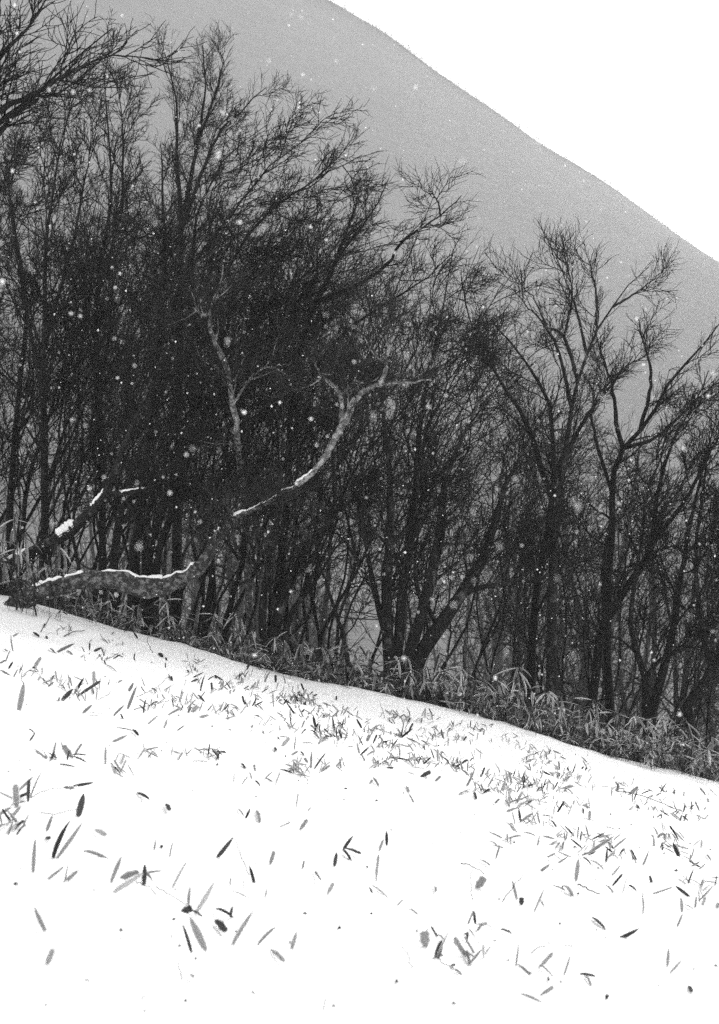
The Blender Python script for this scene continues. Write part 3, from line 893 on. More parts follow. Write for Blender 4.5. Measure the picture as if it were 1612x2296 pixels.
# ---- leaves traced one by one on the open snow: (x, y of foot, x, y of tip, width, tone) in four measured windows
WIN = {'A': (0.0, 1647.0, 0.5), 'B': (806.0, 1647.0, 0.5), 'C': (0.0, 1353.0, 0.3284), 'D': (470.6, 1470.6, 0.3284)}
TR = {
 'A': '''152 625 157 460 28 m|243 555 292 388 36 d|258 552 372 398 26 m|372 540 512 556 36 m|500 660 548 538 30 m|545 645 625 622 40 m|515 705 640 622 40 l|645 675 652 578 28 d|640 625 728 608 16 m|640 628 685 650 14 m|772 692 832 562 22 l|845 762 848 682 22 m|880 800 964 668 36 l|815 795 862 775 32 d|855 800 908 806 20 d|855 975 818 845 24 d|918 965 850 810 48 m|1048 942 1132 788 32 m|1160 945 1232 852 26 m|1308 965 1330 882 28 m|1212 982 1270 1010 24 m|965 800 1045 805 26 d|1035 820 1040 770 22 d|965 845 1008 875 34 d|205 888 148 775 32 m|208 1045 238 962 30 m|210 430 235 360 24 m|350 370 378 265 38 d|212 655 290 590 20 m|288 665 308 570 12 m|295 660 353 605 28 m|425 440 470 445 30 l|75 330 70 225 30 m|48 375 95 320 24 m|0 360 50 325 24 m|38 450 58 385 16 m|85 250 148 190 18 m|140 280 180 160 14 m|335 232 418 218 18 d|285 245 330 240 22 m|612 272 670 278 26 d|745 322 760 334 20 d|1103 375 1122 330 15 d|1065 343 1095 352 14 m|1150 350 1172 390 18 m|978 545 1045 462 28 d|1140 670 1118 585 22 d|1210 585 1230 522 18 m|1345 430 1378 380 18 m|1255 412 1312 392 8 m|1355 605 1364 565 10 m|1470 715 1495 665 18 m|1410 630 1440 650 14 m|1500 590 1510 525 24 d|1540 515 1582 450 20 d|1540 520 1615 528 24 d|1540 535 1580 560 18 d|690 522 700 470 14 m|718 515 728 495 14 d|762 550 775 475 11 m|1035 715 1130 730 12 l|1090 690 1092 640 8 l|1033 680 1033 640 14 m|210 470 220 466 22 d|645 1250 650 1240 12 m|630 1190 655 1170 10 m|1450 1240 1462 1170 12 l|855 1090 866 1085 20 m|1190 728 1198 690 12 m''',
 'B': '''75 655 83 540 15 m|90 520 108 465 20 m|122 492 122 430 18 d|60 718 42 680 14 d|45 685 130 710 16 m|170 765 200 735 12 m|220 795 262 798 18 m|295 952 290 880 46 m|345 1005 370 920 38 d|345 1005 405 870 12 l|478 940 488 878 16 d|490 885 515 900 12 m|500 1020 550 962 16 m|475 990 500 1030 22 m|628 888 685 890 20 d|700 1040 715 930 14 m|705 1045 760 1068 16 m|805 1045 868 980 20 m|805 1048 862 1065 14 m|915 1085 950 985 14 m|985 1088 1062 1085 26 d|1010 1100 1045 1112 16 m|1105 1192 1113 1165 15 d|720 1180 820 1195 30 m|815 1170 870 1130 18 m|1380 1035 1388 960 22 m|1395 1065 1445 1010 16 m|1165 912 1255 870 28 d|1040 830 1105 855 26 d|915 690 972 720 32 m|860 688 920 695 10 m|705 740 688 655 20 m|725 765 727 730 22 d|525 690 560 640 36 m|785 790 830 690 13 m|828 770 808 735 13 m|970 650 985 555 30 m|1000 540 1050 520 12 m|1030 530 1140 455 22 m|1140 510 1200 455 13 m|1135 510 1115 480 15 d|1105 570 1112 510 13 d|1035 575 1105 588 13 m|1000 562 1036 565 13 d|1130 632 1172 590 15 l|890 575 938 545 13 m|840 550 885 532 13 m|810 612 855 580 20 m|735 450 800 450 19 m|820 465 880 465 22 m|795 505 808 450 15 m|580 488 630 492 13 m|612 555 630 490 13 m|600 510 650 510 15 m|537 570 585 580 13 m|660 345 710 325 17 m|722 388 713 328 15 d|730 385 782 350 20 m|693 430 675 395 20 m|1000 385 1055 385 11 m|1030 385 1033 340 13 m|1240 320 1285 360 13 d|1240 580 1205 505 12 m|1270 585 1298 520 15 m|1320 505 1318 450 15 m|1432 548 1405 485 22 d|1480 570 1488 535 12 m|1490 590 1530 570 13 m|1520 605 1555 580 11 m|1310 715 1415 680 14 m|1475 725 1415 675 20 d|1445 795 1445 730 24 m|1450 770 1500 775 20 m|1425 860 1450 800 15 m|1505 780 1510 720 15 m|1268 800 1280 715 15 m|1310 665 1300 630 18 d|415 150 550 140 18 d|275 190 320 165 18 d|120 155 150 150 16 d|640 250 655 200 17 m|480 230 520 150 18 m|930 215 925 180 10 m|745 220 735 170 11 d|1415 340 1445 340 18 m|1210 265 1250 235 15 m|1475 1140 1488 1150 18 d|1100 925 1102 900 9 m|1530 690 1540 650 16 m|1600 780 1612 755 20 m|1580 650 1606 640 20 m|415 1045 422 1035 20 d|430 1070 455 1078 14 m|335 690 345 695 12 m|845 1105 848 1100 10 d''',
 'C': '''128 735 170 535 54 m|425 660 500 585 42 d|510 615 572 505 24 d|530 635 680 530 20 d|640 550 640 460 26 l|680 590 680 500 14 m|880 600 912 540 30 m|875 720 932 560 30 m|780 765 850 690 24 m|985 750 985 645 20 d|570 745 630 690 30 m|605 760 695 745 26 m|820 765 870 805 18 d|790 860 935 862 22 m|905 875 940 886 20 d|770 945 875 900 28 m|720 1100 718 970 26 m|780 1095 815 1010 16 l|345 1075 370 1010 26 d|490 1050 430 970 38 m|490 1050 600 1035 20 d|500 1065 595 1085 16 d|405 1115 520 1110 22 d|205 935 240 885 18 d|195 875 240 880 14 d|1490 1050 1440 985 15 d|1490 1040 1480 1100 20 d|1410 1055 1480 1030 11 m|1310 1095 1430 1080 10 m|1350 635 1425 672 20 d|1310 740 1350 700 38 l|1360 780 1425 760 30 m|1535 790 1612 765 15 m|1010 825 1085 760 20 l|1150 760 1230 715 16 m|1120 850 1145 790 26 l|1210 870 1262 830 14 m|395 335 510 270 32 m|455 335 510 345 20 m|340 320 385 335 20 m|715 425 800 445 18 m|755 352 840 360 12 m|918 382 918 330 18 d|612 320 612 270 12 d|645 325 695 300 24 d|845 195 890 175 12 d|940 240 910 190 16 d|1165 510 1190 540 18 d|1370 600 1395 470 18 d|1320 505 1390 470 14 d|1465 495 1520 530 15 d|1420 520 1460 495 12 d|1130 375 1165 410 16 d|1130 440 1128 400 12 d|1085 345 1112 360 24 d|230 440 280 370 26 l|90 325 65 215 18 m|0 465 85 490 24 m|90 510 125 440 14 m|60 445 90 395 18 d|40 400 72 310 14 m|0 410 40 385 20 m|20 320 50 322 15 m|90 225 130 200 18 m|315 230 365 275 18 d|225 205 275 220 16 d|260 525 275 500 20 l|310 150 270 195 12 d|1125 650 1100 615 14 m|1555 870 1575 862 14 m''',
 'D': '''645 325 700 395 20 d|720 485 705 400 24 d|735 455 762 442 18 d|850 510 835 415 18 d|862 555 868 490 14 d|900 570 878 495 16 d|930 520 860 440 13 m|910 490 880 450 15 d|1035 490 1000 425 20 d|985 415 1080 435 12 m|980 410 895 350 12 m|1305 560 1390 490 20 d|1330 565 1465 595 16 d|1390 650 1345 590 15 m|1025 680 1095 615 18 d|1020 670 1005 590 20 m|1025 680 1070 715 12 m|1225 710 1370 710 20 d|1160 745 1260 745 15 l|1210 755 1240 778 20 d|1440 825 1510 785 20 d|1200 590 1230 640 14 d|1180 580 1150 535 18 d|1070 585 1090 540 24 m|1085 570 1135 460 12 m|575 395 520 310 16 d|505 330 530 290 16 d|600 310 575 255 16 d|550 300 570 260 12 d|640 420 600 340 14 m|435 350 428 255 12 m|105 430 205 398 16 m|205 398 280 300 14 l|130 340 200 345 18 l|300 415 340 412 18 d|325 345 360 355 14 m|450 180 447 130 16 d|375 180 405 100 24 m|515 190 498 120 12 m|625 290 660 220 26 l|650 310 740 290 14 l|250 95 270 50 18 d|90 170 40 135 16 d|90 210 92 165 12 d|895 215 980 215 16 l|360 520 395 580 18 m|465 560 490 640 18 m|490 620 540 560 32 l|475 565 540 555 18 m|575 640 585 535 14 m|620 610 710 595 12 m|555 680 600 650 15 m|615 668 655 680 18 d|690 765 695 650 24 m|715 770 788 655 18 d|665 730 645 695 22 m|375 845 430 785 16 m|380 850 422 855 15 m|445 885 478 795 12 l|740 610 775 540 26 l|165 870 165 790 12 m|220 880 260 815 14 m|285 835 270 790 18 m|210 750 270 790 20 d|310 790 300 740 17 m|305 870 345 890 15 d|590 1040 600 940 12 m|190 1060 240 1080 15 l|1090 875 1110 845 18 m|1110 842 1160 880 18 m|1350 810 1400 810 18 m|1370 772 1480 772 14 l|1390 720 1500 690 20 l|1535 860 1575 820 18 m|1480 760 1520 710 15 l|1110 710 1150 790 14 l|1335 900 1360 915 18 m|1355 955 1395 995 10 m|670 1060 690 1030 18 l|1345 620 1380 600 12 m|1240 640 1300 590 12 m|1185 540 1190 480 12 m|440 635 452 640 18 d|915 915 932 908 18 d|1580 670 1595 655 20 d''',
}
TONE = {'l': (0.32, 0.44), 'm': (0.20, 0.30), 'd': (0.025, 0.07)}
leaves = []
for wkey, txt in TR.items():
    ox, oy, sc_ = WIN[wkey]
    for row in txt.split('|'):
        x0, y0, x1, y1, w, tn = row.split()
        leaves.append((ox + float(x0) * sc_, oy + float(y0) * sc_, ox + float(x1) * sc_, oy + float(y1) * sc_, float(w) * sc_, tn))
# the same leaf may show in two windows: drop doubles
uniq = []
for q in leaves:
    if all(math.hypot(q[0] - r[0], q[1] - r[1]) + math.hypot(q[2] - r[2], q[3] - r[3]) > 12 for r in uniq):
        uniq.append(q)
leaves = uniq
# leaves whose feet are close together grow from one sprig
clusters = []
for q in sorted(leaves, key=lambda r: r[1]):
    lim = 15 + 14 * max(0, (q[1] - 1500) / 500)
    for c in clusters:
        if any(math.hypot(q[0] - r[0], q[1] - r[1]) < lim for r in c) and len(c) < 8:
            c.append(q); break
    else:
        clusters.append([q])


def mark(px):
    for lim, s in ((120, 'stump end'), (330, 'arched birch'), (500, 'arched bough'), (800, 'slim-stemmed clump'), (1080, 'many-stemmed tree'), (1330, 'open forked tree')):
        if px < lim: return 'the ' + s
    return 'the slanting tree'


def where(px, py):
    r = 'far up the snow' if py < 1600 else ('high on the snow' if py < 1700 else ('midway down' if py < 1850 else 'low down'))
    return r + ' below ' + mark(px)


def number_labels(items, add=None):
    """items: (object, label, x): things alike in words are told apart by their order across the picture"""
    by = {}
    for o, lab, px in items: by.setdefault(lab, []).append((px, o))
    for lab, lst in by.items():
        lst.sort(key=lambda t: t[0])
        for k, (px, o) in enumerate(lst):
            if len(lst) == 1: o['label'] = lab
            elif k == 0: o['label'] = lab + ', leftmost such'
            elif k == len(lst) - 1: o['label'] = lab + ', rightmost such'
            else: o['label'] = lab + ', ' + ORD[min(k, 19)] + ' from left'


ORD = ['first', 'second', 'third', 'fourth', 'fifth', 'sixth', 'seventh', 'eighth', 'ninth', 'tenth', 'eleventh', 'twelfth', 'thirteenth', 'fourteenth', 'fifteenth', 'sixteenth', 'seventeenth', 'eighteenth', 'nineteenth', 'twentieth']


def put_on_snow(parent, q):
    x0, y0, x1, y1, w, tn = q
    b = ground_hit(x0, y0)
    if y1 > y0 - 6:                                   # lies on the snow
        tip = ground_hit(x1, y1, 0.02 + 0.012 * random.random())
        mx = 0.30
        v = tip - b
        if np.linalg.norm(v) > mx: tip = b + v / np.linalg.norm(v) * mx
        b = b + np.array([0, 0, 0.012])
        hint = np.array([random.uniform(-0.3, 0.3), -0.5, 1.0])
    else:                                             # stands up out of it
        d = b[1]
        tip = U(x1, y1, d)
        tip[1] += random.uniform(-0.35, 0.35) * np.linalg.norm(tip - b)
        tip = np.array([(x1 - CX) / FPX * tip[1], tip[1], (CY - y1) / FPX * tip[1]])
        zg = float(gz(tip[0], tip[1])) + 0.02
        tip[2] = max(tip[2], zg)
        b = b - (tip - b) * 0.10
        hint = np.array([random.uniform(-0.5, 0.5), -1.0, random.uniform(-0.1, 0.7)])
    wd = w / FPX * b[1] * 1.12
    ln = (x1 - x0, y1 - y0)
    li = 4 if (w / max(math.hypot(*ln), 1) > 0.5) else random.choice(STRAIGHT)
    lo, hi = TONE[tn]
    return put_leaf(parent, li, basis(b, tip - b, wd, hint), random.uniform(lo, hi))


def sprig_label(c, x, y):
    tn = max('lmd', key=lambda t: sum(1 for q in c if q[5] == t))
    tw = {'l': 'pale', 'm': 'grey', 'd': 'dark'}[tn]
    if len(c) == 1:
        q = c[0]
        dx, dy = q[2] - q[0], q[1] - q[3]
        if dy < 6 and abs(dx) > dy: pose = 'lying'
        elif abs(dx) < dy * 0.35: pose = 'upright'
        else: pose = 'slanting'
        big = 'long ' if math.hypot(dx, dy) > 55 else ('small ' if math.hypot(dx, dy) < 22 else '')
        return f'{big}{pose} {tw} bamboo leaf {where(x, y)}'
    n = {2: 'two-leaved', 3: 'three-leaved', 4: 'four-leaved', 5: 'five-leaved'}.get(len(c), 'many-leaved')
    return f'{tw} {n} bamboo sprig {where(x, y)}'


number_labels([(o, lab + ' ' + mark(px), px) for o, lab, px in WT])
SP = []
for c in clusters:
    b = ground_hit(c[0][0], c[0][1])
    o = empty('bamboo_sprig', b)
    for q in c: put_on_snow(o, q)
    SP.append((o, sprig_label(c, c[0][0], c[0][1]), c[0][0]))

# ---- smaller sprigs filling the scattered bands
BANDS = [((60, 1520), (330, 1580), 5, 14), ((330, 1565), (760, 1640), 14, 18), ((640, 1570), (1000, 1680), 14, 18), ((850, 1690), (1250, 1770), 24, 18),
         ((1150, 1690), (1300, 1730), 10, 12), ((1290, 1790), (1600, 1835), 9, 14), ((120, 1690), (520, 1705), 5, 18), ((20, 1720), (60, 1860), 3, 14),
         ((480, 1690), (760, 1740), 4, 18), ((1080, 1880), (1400, 1905), 5, 22), ((1250, 1950), (1600, 1970), 5, 30), ((950, 2080), (1280, 2150), 3, 35),
         ((1000, 1740), (1330, 1860), 14, 22), ((1300, 1850), (1600, 1930), 8, 25), ((700, 1640), (1150, 1700), 14, 20), ((200, 1480), (560, 1560), 5, 16), ((150, 1400), (560, 1525), 6, 10), ((560, 1540), (1150, 1655), 12, 12), ((1250, 1740), (1600, 1800), 7, 10), ((1450, 1880), (1610, 1990), 4, 20)]
for (xa, ya), (xb, yb), n, spd in BANDS:
    for q in range(n):
        f = rng.random()
        px = xa + (xb - xa) * f + rng.normal(0, 8); py = ya + (yb - ya) * f + rng.normal(0, spd)
        b = ground_hit(px, py)
        if b[1] > 17.7: continue
        o = empty('bamboo_sprig', b)
        sz = 24 * (6.5 / b[1]) * 1.75
        c = []
        lead = rng.normal(0, 0.6)
        for k in range(int(rng.integers(3, 9)) + (4 if py < 1780 else 0)):
            a = lead + rng.normal(0, 0.75)
            L = sz * rng.uniform(0.5, 1.25)
            ux, uy = math.sin(a) * L, math.cos(a) * L * (1 if rng.random() < 0.75 else -0.25)
            jx, jy = rng.normal(0, 18), rng.normal(0, 6)
            tn = 'd' if rng.random() < 0.2 else ('m' if rng.random() < 0.5 else 'l')
            ll = (px + jx, py + jy, px + jx + ux, py + jy - uy, L * rng.uniform(0.12, 0.22), tn)
            c.append(ll)
            put_on_snow(o, ll)
        SP.append((o, sprig_label(c, px, py), px))
number_labels(SP)
for o, lab, px in SP:
    tag(o, None, 'bamboo grass', 'bamboo grass sprigs poking out of the snow', 'thing')

# ---- fallen stalks and twigs on the snow
STEMS = [('A', [(600, 660), (640, 676), (702, 718)], 'dry stalk trailing from the tuft of leaves low on the snow', 3),
         ('A', [(700, 685), (765, 722), (800, 735), (838, 762)], 'knotted dry stalk running into the broad-leaved tuft', 3),
         ('A', [(140, 282), (210, 250), (335, 235)], 'thin stalk bowed towards a dark leaf', 2.5),
         ('A', [(180, 352), (245, 355), (358, 330)], 'forked stalk lying under the dark pointed leaf', 3),
         ('A', [(1130, 640), (1085, 550), (1047, 462)], 'arched stalk carrying one dark hanging leaf', 2.5),
         ('A', [(818, 1102), (805, 1050), (800, 1008)], 'short bare stalk standing low on the open snow', 3),
         ('B', [(625, 747), (680, 690), (730, 632)], 'dark straight stick slanting across a grey leaf', 5),
         ('B', [(455, 580), (500, 590), (560, 626)], 'dark broken stick below the forked tree', 5),
         ('B', [(980, 672), (1030, 695), (1078, 718)], 'thick dark stick lying on the snow slope', 7),
         ('B', [(1150, 255), (1250, 270), (1420, 335)], 'long pale stalk lying near the thicket', 4),
         ('B', [(330, 1005), (380, 1030), (455, 1075)], 'dry stalk running from the dark blade', 3),
         ('B', [(770, 985), (780, 968), (858, 932)], 'thin forked stalk on the lower snow', 3),
         ('B', [(245, 1065), (225, 1000), (190, 950)], 'hair-thin stalk standing on the lower snow', 2),
         ('C', [(158, 545), (150, 500), (152, 440), (162, 400)], 'thin black stalk above the broad grey leaf', 5),
         ('C', [(915, 722), (1060, 688), (1210, 650)], 'long dark stick lying across the sprigs', 5),
         ('C', [(930, 640), (1040, 590), (1110, 540), (1150, 500)], 'curved twig rising from the snow by the sprigs', 4),
         ('C', [(1055, 345), (1020, 290), (1005, 260), (1010, 225)], 'bent twig standing on the grey snow strip', 5),
         ('C', [(440, 225), (500, 195), (580, 186)], 'dry branching twig on the grey snow strip', 7),
         ('C', [(505, 195), (485, 175), (475, 150)], 'short side twig of the dry twig on the strip', 5),
         ('C', [(270, 192), (320, 130), (355, 80)], 'dark twig under the drooping black leaves', 7),
         ('C', [(665, 660), (740, 620), (755, 590)], 'thin stalk curling beside the crossed dark leaves', 3),
         ('D', [(1195, 430), (1180, 370), (1165, 350), (1165, 322)], 'wavy stalk standing by the bank', 4),
         ('B', [(505, 745), (500, 680), (505, 600)], 'thin upright stalk beside the broad leaf', 3),
         ('B', [(955, 960), (950, 985), (920, 1085)], 'pale stalk slanting low on the slope', 3)]
for w_, pts, lab, wd in STEMS:
    ox, oy, sc_ = WIN[w_]
    px = [(ox + a * sc_, oy + b * sc_) for a, b in pts]
    b0 = ground_hit(*px[0])
    ww = []
    steep = abs(px[-1][1] - px[0][1]) > abs(px[-1][0] - px[0][0]) * 0.9
    for k, p in enumerate(px):
        if steep:
            q = U(p[0], p[1], b0[1] + 0.02 * k)
            q[2] = max(q[2], float(gz(q[0], q[1])) + 0.004)
            if k == 0: q[2] -= 0.03
        else:
            q = ground_hit(p[0], p[1], 0.012 + (0.015 if 0 < k < len(px) - 1 else 0))
        ww.append(q)
    r = max(wd * sc_ / FPX * b0[1] * 0.5, 0.0022)
    V_, F_ = tubes((resample([[*p, 0] for p in ww], 12)[:, :3] - b0 + rng.normal(0, 0.003, (12, 3)))[None], np.linspace(r * 1.1, r * 0.7, 12)[None], 5)
    o = link('dry_stalk', mesh_np('dry_stalk', V_, F_), None, M['stalk'], b0)
    tag(o, lab, 'stalk', 'dry stalks and twigs on the snow')

# ---- crumbs of leaf and bark on the snow
pv, pf = [], []
for q in range(330):
    px, py = rng.uniform(-20, 1630), 1480 + 780 * rng.random() ** 1.4
    if rng.random() < 0.5:
        (xa, ya), (xb, yb), n, spd = BANDS[int(rng.integers(len(BANDS)))]
        f = rng.random(); px = xa + (xb - xa) * f + rng.normal(0, 20); py = ya + (yb - ya) * f + rng.normal(0, spd * 1.6)
    b = ground_hit(px, py, 0.004)
    if b[1] > 17.6: continue
    s = 0.003 + 0.012 * rng.random() ** 2; a = rng.random() * 6.28
    e = rng.uniform(0.3, 0.9)
    ca, sa = math.cos(a) * s, math.sin(a) * s
    i0 = len(pv)
    for (u, v_, w_) in ((1, 0, 0), (0.2, e, 0.002), (-0.9, 0.15, 0), (0, -e, 0.0), (0.1, 0, 0.012 * rng.random() + 0.004)):
        pv.append((b[0] + u * ca - v_ * sa, b[1] + u * sa + v_ * ca, b[2] + w_))
    pf += [(i0, i0 + 1, i0 + 4), (i0 + 1, i0 + 2, i0 + 4), (i0 + 2, i0 + 3, i0 + 4), (i0 + 3, i0, i0 + 4)]
lo_ = link('leaf_crumbs', mesh_np('leaf_crumbs', pv, np.zeros((0, 4)), pf, smooth=False), None, M['litter'])
tag(lo_, 'dark crumbs of leaf and bark strewn over the snow', 'litter', None, 'stuff')


# ------------------------------------------------------------------ the bamboo-grass thicket along the bank
def plant_recipe(h, fans, seed, up=0.0):
    """leaves (mesh index, foot, vector, width, hint) and stalk points of one plant"""
    r = random.Random(seed)
    lean_a = r.uniform(0, 6.28); ln = r.uniform(0.05, 0.22) * h
    pts = [np.array([0, 0, -0.08]), np.array([math.cos(lean_a) * ln * 0.3, math.sin(lean_a) * ln * 0.3, h * 0.55]), np.array([math.cos(lean_a) * ln, math.sin(lean_a) * ln, h])]
    out = []
    for f in range(fans):
        t = 1.0 - 0.32 * f
        p = pts[0] * (1 - t) + pts[2] * t
        n = r.randint(5, 7)
        a0 = r.uniform(0, 6.28)
        for k in range(n):
            a = a0 + 6.28 * k / n + r.uniform(-0.35, 0.35)
            el = r.uniform(-1.25, 0.05) + up * r.uniform(0.4, 1.2)
            L = r.uniform(0.16, 0.28)
            v = np.array([math.cos(a) * math.cos(el), math.sin(a) * math.cos(el), math.sin(el)]) * L
            out.append((r.choice([6, 0, 0, 2, 6]), p + np.array([r.uniform(-.02, .02), r.uniform(-.02, .02), r.uniform(-.05, .03)]), v, r.uniform(0.026, 0.046), np.array([r.uniform(-0.3, 0.3), r.uniform(-0.3, 0.3), 1.0])))
    return pts, out


RECIPES = [plant_recipe(h, f, s, u) for h, f, s, u in ((0.50, 2, 1, 0), (0.62, 3, 2, 0), (0.40, 2, 3, 0.2), (0.70, 3, 4, 0), (0.52, 2, 5, 0.5), (0.45, 2, 6, 0), (0.62, 2, 7, 0.2), (0.55, 2, 8, -0.2))]
STALKS = []
for pts, lv in RECIPES:
    A = resample([[*p, 0] for p in pts], 7)[:, :3]
    V_, F_ = tubes(A[None], np.linspace(0.005, 0.0035, 7)[None], 5)
    me = mesh_np('stalk', V_, F_); me.materials.append(M['stalk'])
    STALKS.append(me)


def thicket_label(x):
    px = x / 18.5 * FPX + CX
    for lim, w in ((180, 'crowding round the stump end'), (330, 'beneath the arched birch'), (470, 'beneath the arched bough'), (640, 'at the foot of the slim-stemmed clump'),
                   (800, 'by the lone slender sapling'), (960, 'at the foot of the many-stemmed tree'), (1120, 'before the many-stemmed tree'), (1290, 'under the open forked tree'), (1450, 'under the slanting tree')):
        if px < lim: return 'bamboo plant ' + w
    return 'bamboo plant under the crossing stems'


TH = []


def make_plant(x, y, ri, rz, s, dark=False):
    o = empty('bamboo_grass', (x, y, float(gz(x, y))), rz)
    ppx = x / y * FPX + CX
    s *= float(np.interp(ppx, [0, 140, 200, 480, 600, 900], [1.2, 1.1, 0.7, 0.75, 0.9, 0.98]))
    o.scale = (max(s, 0.7), max(s, 0.7), s)
    link('stalk', STALKS[ri], o)
    for li, p, v, w, hint in RECIPES[ri][1]:
        lf = bpy.data.objects.new('leaf', LEAF[li]); col.objects.link(lf)
        lf.parent = o
        lf.matrix_local = basis(p, v, w, hint)
        u = rng.random()
        t = rng.uniform(0.012, 0.03) if dark else (rng.uniform(0.02, 0.06) if u < 0.36 else (rng.uniform(0.16, 0.30) if u < 0.66 else rng.uniform(0.42, 0.62)))
        lf.color = (t, t, t, 1)
    tones = [c.color[0] for c in o.children if c.name.startswith('leaf')]
    pale = sum(1 for t in tones if t > 0.25) / max(len(tones), 1)
    look = ('tall ' if s > 1.02 else ('low ' if s < 0.62 else '')) + ('pale-leaved ' if pale > 0.32 else ('dark-leaved ' if pale < 0.2 else 'mixed-leaved '))
    lab = 'black-leaved bamboo plant drooping over the snow by the stump end' if dark else look + thicket_label(x)
    TH.append((o, lab, x / y))
    tag(o, None, 'bamboo grass', 'bamboo grass thicket along the bank', 'thing')
    return o


TH = []
n_front = 150
for q in range(n_front):
    x = -5.4 + 11.0 * (q + rng.random()) / n_front
    y = float(edge_y(x)) + 0.05 + abs(rng.normal(0, 0.28)) + (0.15 if x > 2 else 0)
    make_plant(x, y, int(rng.integers(len(RECIPES))), float(rng.uniform(0, 6.28)), float(rng.uniform(0.85, 1.25)))
for q in range(34):
    x = rng.uniform(-3.6, 5.2)
    y = float(edge_y(x)) + 0.05 - abs(rng.normal(0, 0.3))
    make_plant(x, y, int(rng.integers(len(RECIPES))), float(rng.uniform(0, 6.28)), float(rng.uniform(0.3, 0.55)))
for q in range(40):
    x = 0.6 + 4.9 * rng.random() ** 0.9
    y = float(edge_y(x)) - 0.02 - abs(rng.normal(0, 0.16)) - (0.25 * rng.random() if x > 1.8 else 0)
    make_plant(x, y, int(rng.integers(len(RECIPES))), float(rng.uniform(0, 6.28)), float(rng.uniform(0.6, 0.95)))
for px, py, s in ((40, 1345, 1.1), (75, 1375, 0.9), (110, 1365, 1.0), (135, 1352, 0.9), (20, 1330, 1.0), (60, 1360, 0.8)):
    y = 17.0 + 0.12 * float(rng.random())
    make_plant((px - CX) / FPX * y, y, int(rng.integers(len(RECIPES))), float(rng.uniform(0, 6.28)), s * 0.62, dark=True)

number_labels(TH)

# the rest of the thicket, deeper in and under the front plants, as one mass
LV, LUV, LF = [], [], []
UNIT = []
for me in LEAF:
    co = np.empty(len(me.vertices) * 3, np.float32); me.vertices.foreach_get('co', co)
    fl = np.array([tuple(p.vertices) for p in me.polygons])
    uvm = np.zeros((len(me.vertices), 2)); 
    for lp, ud in zip(me.loops, me.uv_layers[0].data): uvm[lp.vertex_index] = ud.uv
    UNIT.append((co.reshape(-1, 3), fl, uvm))
off = 0
for q in range(620):
    x = rng.uniform(-6.5, 6.5); y = float(edge_y(x)) + 0.1 + 2.6 * rng.random() ** 1.3
    z = float(gz(x, y)) - 0.05
    pts, lv = RECIPES[int(rng.integers(len(RECIPES)))]
    a = rng.random() * 6.28; s = rng.uniform(0.8, 1.35)
    Rm = np.array([[math.cos(a), -math.sin(a), 0], [math.sin(a), math.cos(a), 0], [0, 0, 1]]) * s
    low = rng.uniform(0.3, 1.0) * float(np.interp(x / y * FPX + CX, [0, 140, 200, 560, 640, 900], [1.0, 1.0, 0.55, 0.6, 0.85, 1.0]))
    for li, p, v, w, hint in lv:
        m = np.array(basis(p * np.array([1, 1, low]), v, w, hint))
        co, fl, uvm = UNIT[li]
        W = co @ m[:3, :3].T + m[:3, 3]
        W = W @ Rm.T + np.array([x, y, z])
        LV.append(W); LUV.append(uvm); LF.append(fl + off); off += len(W)
tm = mesh_np('bamboo_thicket', np.concatenate(LV), np.concatenate(LF), uv=np.concatenate(LUV))
tag(link('bamboo_thicket', tm, None, M['leafmass']), 'tangled mass of bamboo grass leaves filling the bank behind the front plants', 'thicket', None, 'stuff')

# ------------------------------------------------------------------ falling snow
def flake_arrays(r, r2):
    base = np.array([(1, 0, 0), (-1, 0, 0), (0, 1, 0), (0, -1, 0), (0, 0, 1), (0, 0, -1)], float)
    f = np.array([(0, 2, 4), (2, 1, 4), (1, 3, 4), (3, 0, 4), (2, 0, 5), (1, 2, 5), (3, 1, 5), (0, 3, 5)])
    return base * r * r2.uniform(0.6, 1.3, (6, 1)) * np.array([1, 1, r2.uniform(0.7, 1.4)]), f


fv, ff, o_ = [], [], 0
for q in range(11000):
    p = np.array([rng.uniform(-9, 9), rng.uniform(3.0, 27), rng.uniform(-3.2, 8.5)])
    if p[2] < float(gz(p[0], p[1])) + 0.05: continue
    v_, f_ = flake_arrays(0.0022 + 0.0045 * rng.random() ** 2, rng)
    fv.append(v_ + p); ff.append(f_ + o_); o_ += 6
for q in range(650):
    d = rng.uniform(3.0, 10.0)
    p = np.array([rng.uniform(-0.27, 0.27) * d, d, rng.uniform(-0.2, 0.38) * d])
    if p[2] < float(gz(p[0], p[1])) + 0.1: continue
    v_, f_ = flake_arrays(0.002 + 0.0035 * rng.random() ** 2, rng)
    fv.append(v_ + p); ff.append(f_ + o_); o_ += 6
fo = link('falling_snow', mesh_np('falling_snow', np.concatenate(fv), np.zeros((0, 4)), np.concatenate(ff)), None, M['flake'])
tag(fo, 'fine snowflakes drifting through the air', 'snow', None, 'stuff')
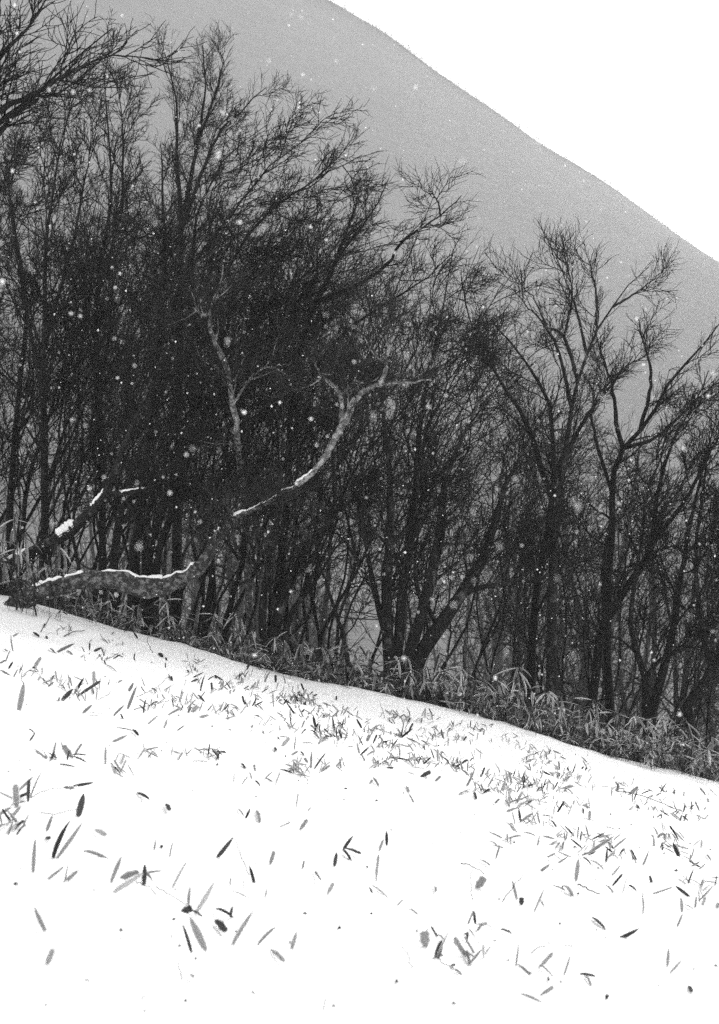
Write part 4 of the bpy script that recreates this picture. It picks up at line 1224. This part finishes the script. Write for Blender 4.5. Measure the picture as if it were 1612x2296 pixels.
BIG = [(347, 499, 9), (489, 343, 14), (510, 762, 10), (1037, 360, 11), (1015, 476, 6), (1206, 325, 7), (70, 600, 9), (312, 1225, 10), (452, 438, 7), (155, 372, 6), (693, 1278, 6),
       (1295, 1140, 12), (1017, 1357, 9), (1063, 1300, 6), (1547, 680, 5), (1545, 1383, 7), (838, 200, 6), (676, 38, 6), (776, 10, 6), (432, 1008, 8), (1250, 1297, 7), (730, 705, 6), (835, 930, 9),
       (62, 452, 8), (985, 800, 6), (120, 1175, 6), (1350, 890, 10), (1120, 1225, 9)]
SF = []
for px, py, r in BIG:
    d = float(rng.uniform(1.6, 2.8))
    p = U(px, py, d)
    vs_, fs_ = [], []
    for k in range(7):
        a_, b_ = flake_arrays(r / FPX * d * 0.19, rng)
        fs_.append(b_ + 6 * k); vs_.append(a_ + rng.normal(0, r / FPX * d * 0.34, 3) * np.array([0.8, 1, 1.2]))
    o = link('snowflake', mesh_np('snowflake', np.concatenate(vs_), np.zeros((0, 4)), np.concatenate(fs_)), None, M['flake'], p)
    SF.append((o, 'large soft snowflake ' + ('against the pale mountain above ' if py < np.interp(px, ENV[:, 0], ENV[:, 1]) + 20 else ('before the dark crowns over ' if py < 1050 else 'before the trunks near ')) + mark(px), px))
    tag(o, None, 'snowflake', 'large snowflakes close by')

number_labels(SF)

# ------------------------------------------------------------------ the hazy air
hx0, hx1, hy0, hy1, hz0, hz1 = -700.0, 850.0, -70.0, 1050.0, -70.0, 520.0
V = np.array([(x, y, z) for x in (hx0, hx1) for y in (hy0, hy1) for z in (hz0, hz1)])
F = np.array([(0, 1, 3, 2), (4, 6, 7, 5), (0, 4, 5, 1), (2, 3, 7, 6), (0, 2, 6, 4), (1, 5, 7, 3)])
t = NT('hazy_air')
pv_ = t.n('ShaderNodeVolumePrincipled')
pv_.inputs['Color'].default_value = g(0.95)
pv_.inputs['Density'].default_value = 0.0009
pv_.inputs['Anisotropy'].default_value = 0.0
t.l(pv_.outputs[0], t.out.inputs['Volume'])
hz = link('haze', mesh_np('haze', V, F, smooth=False), None, t.m)
tag(hz, 'thin snowy haze in the air', 'haze', None, 'stuff')
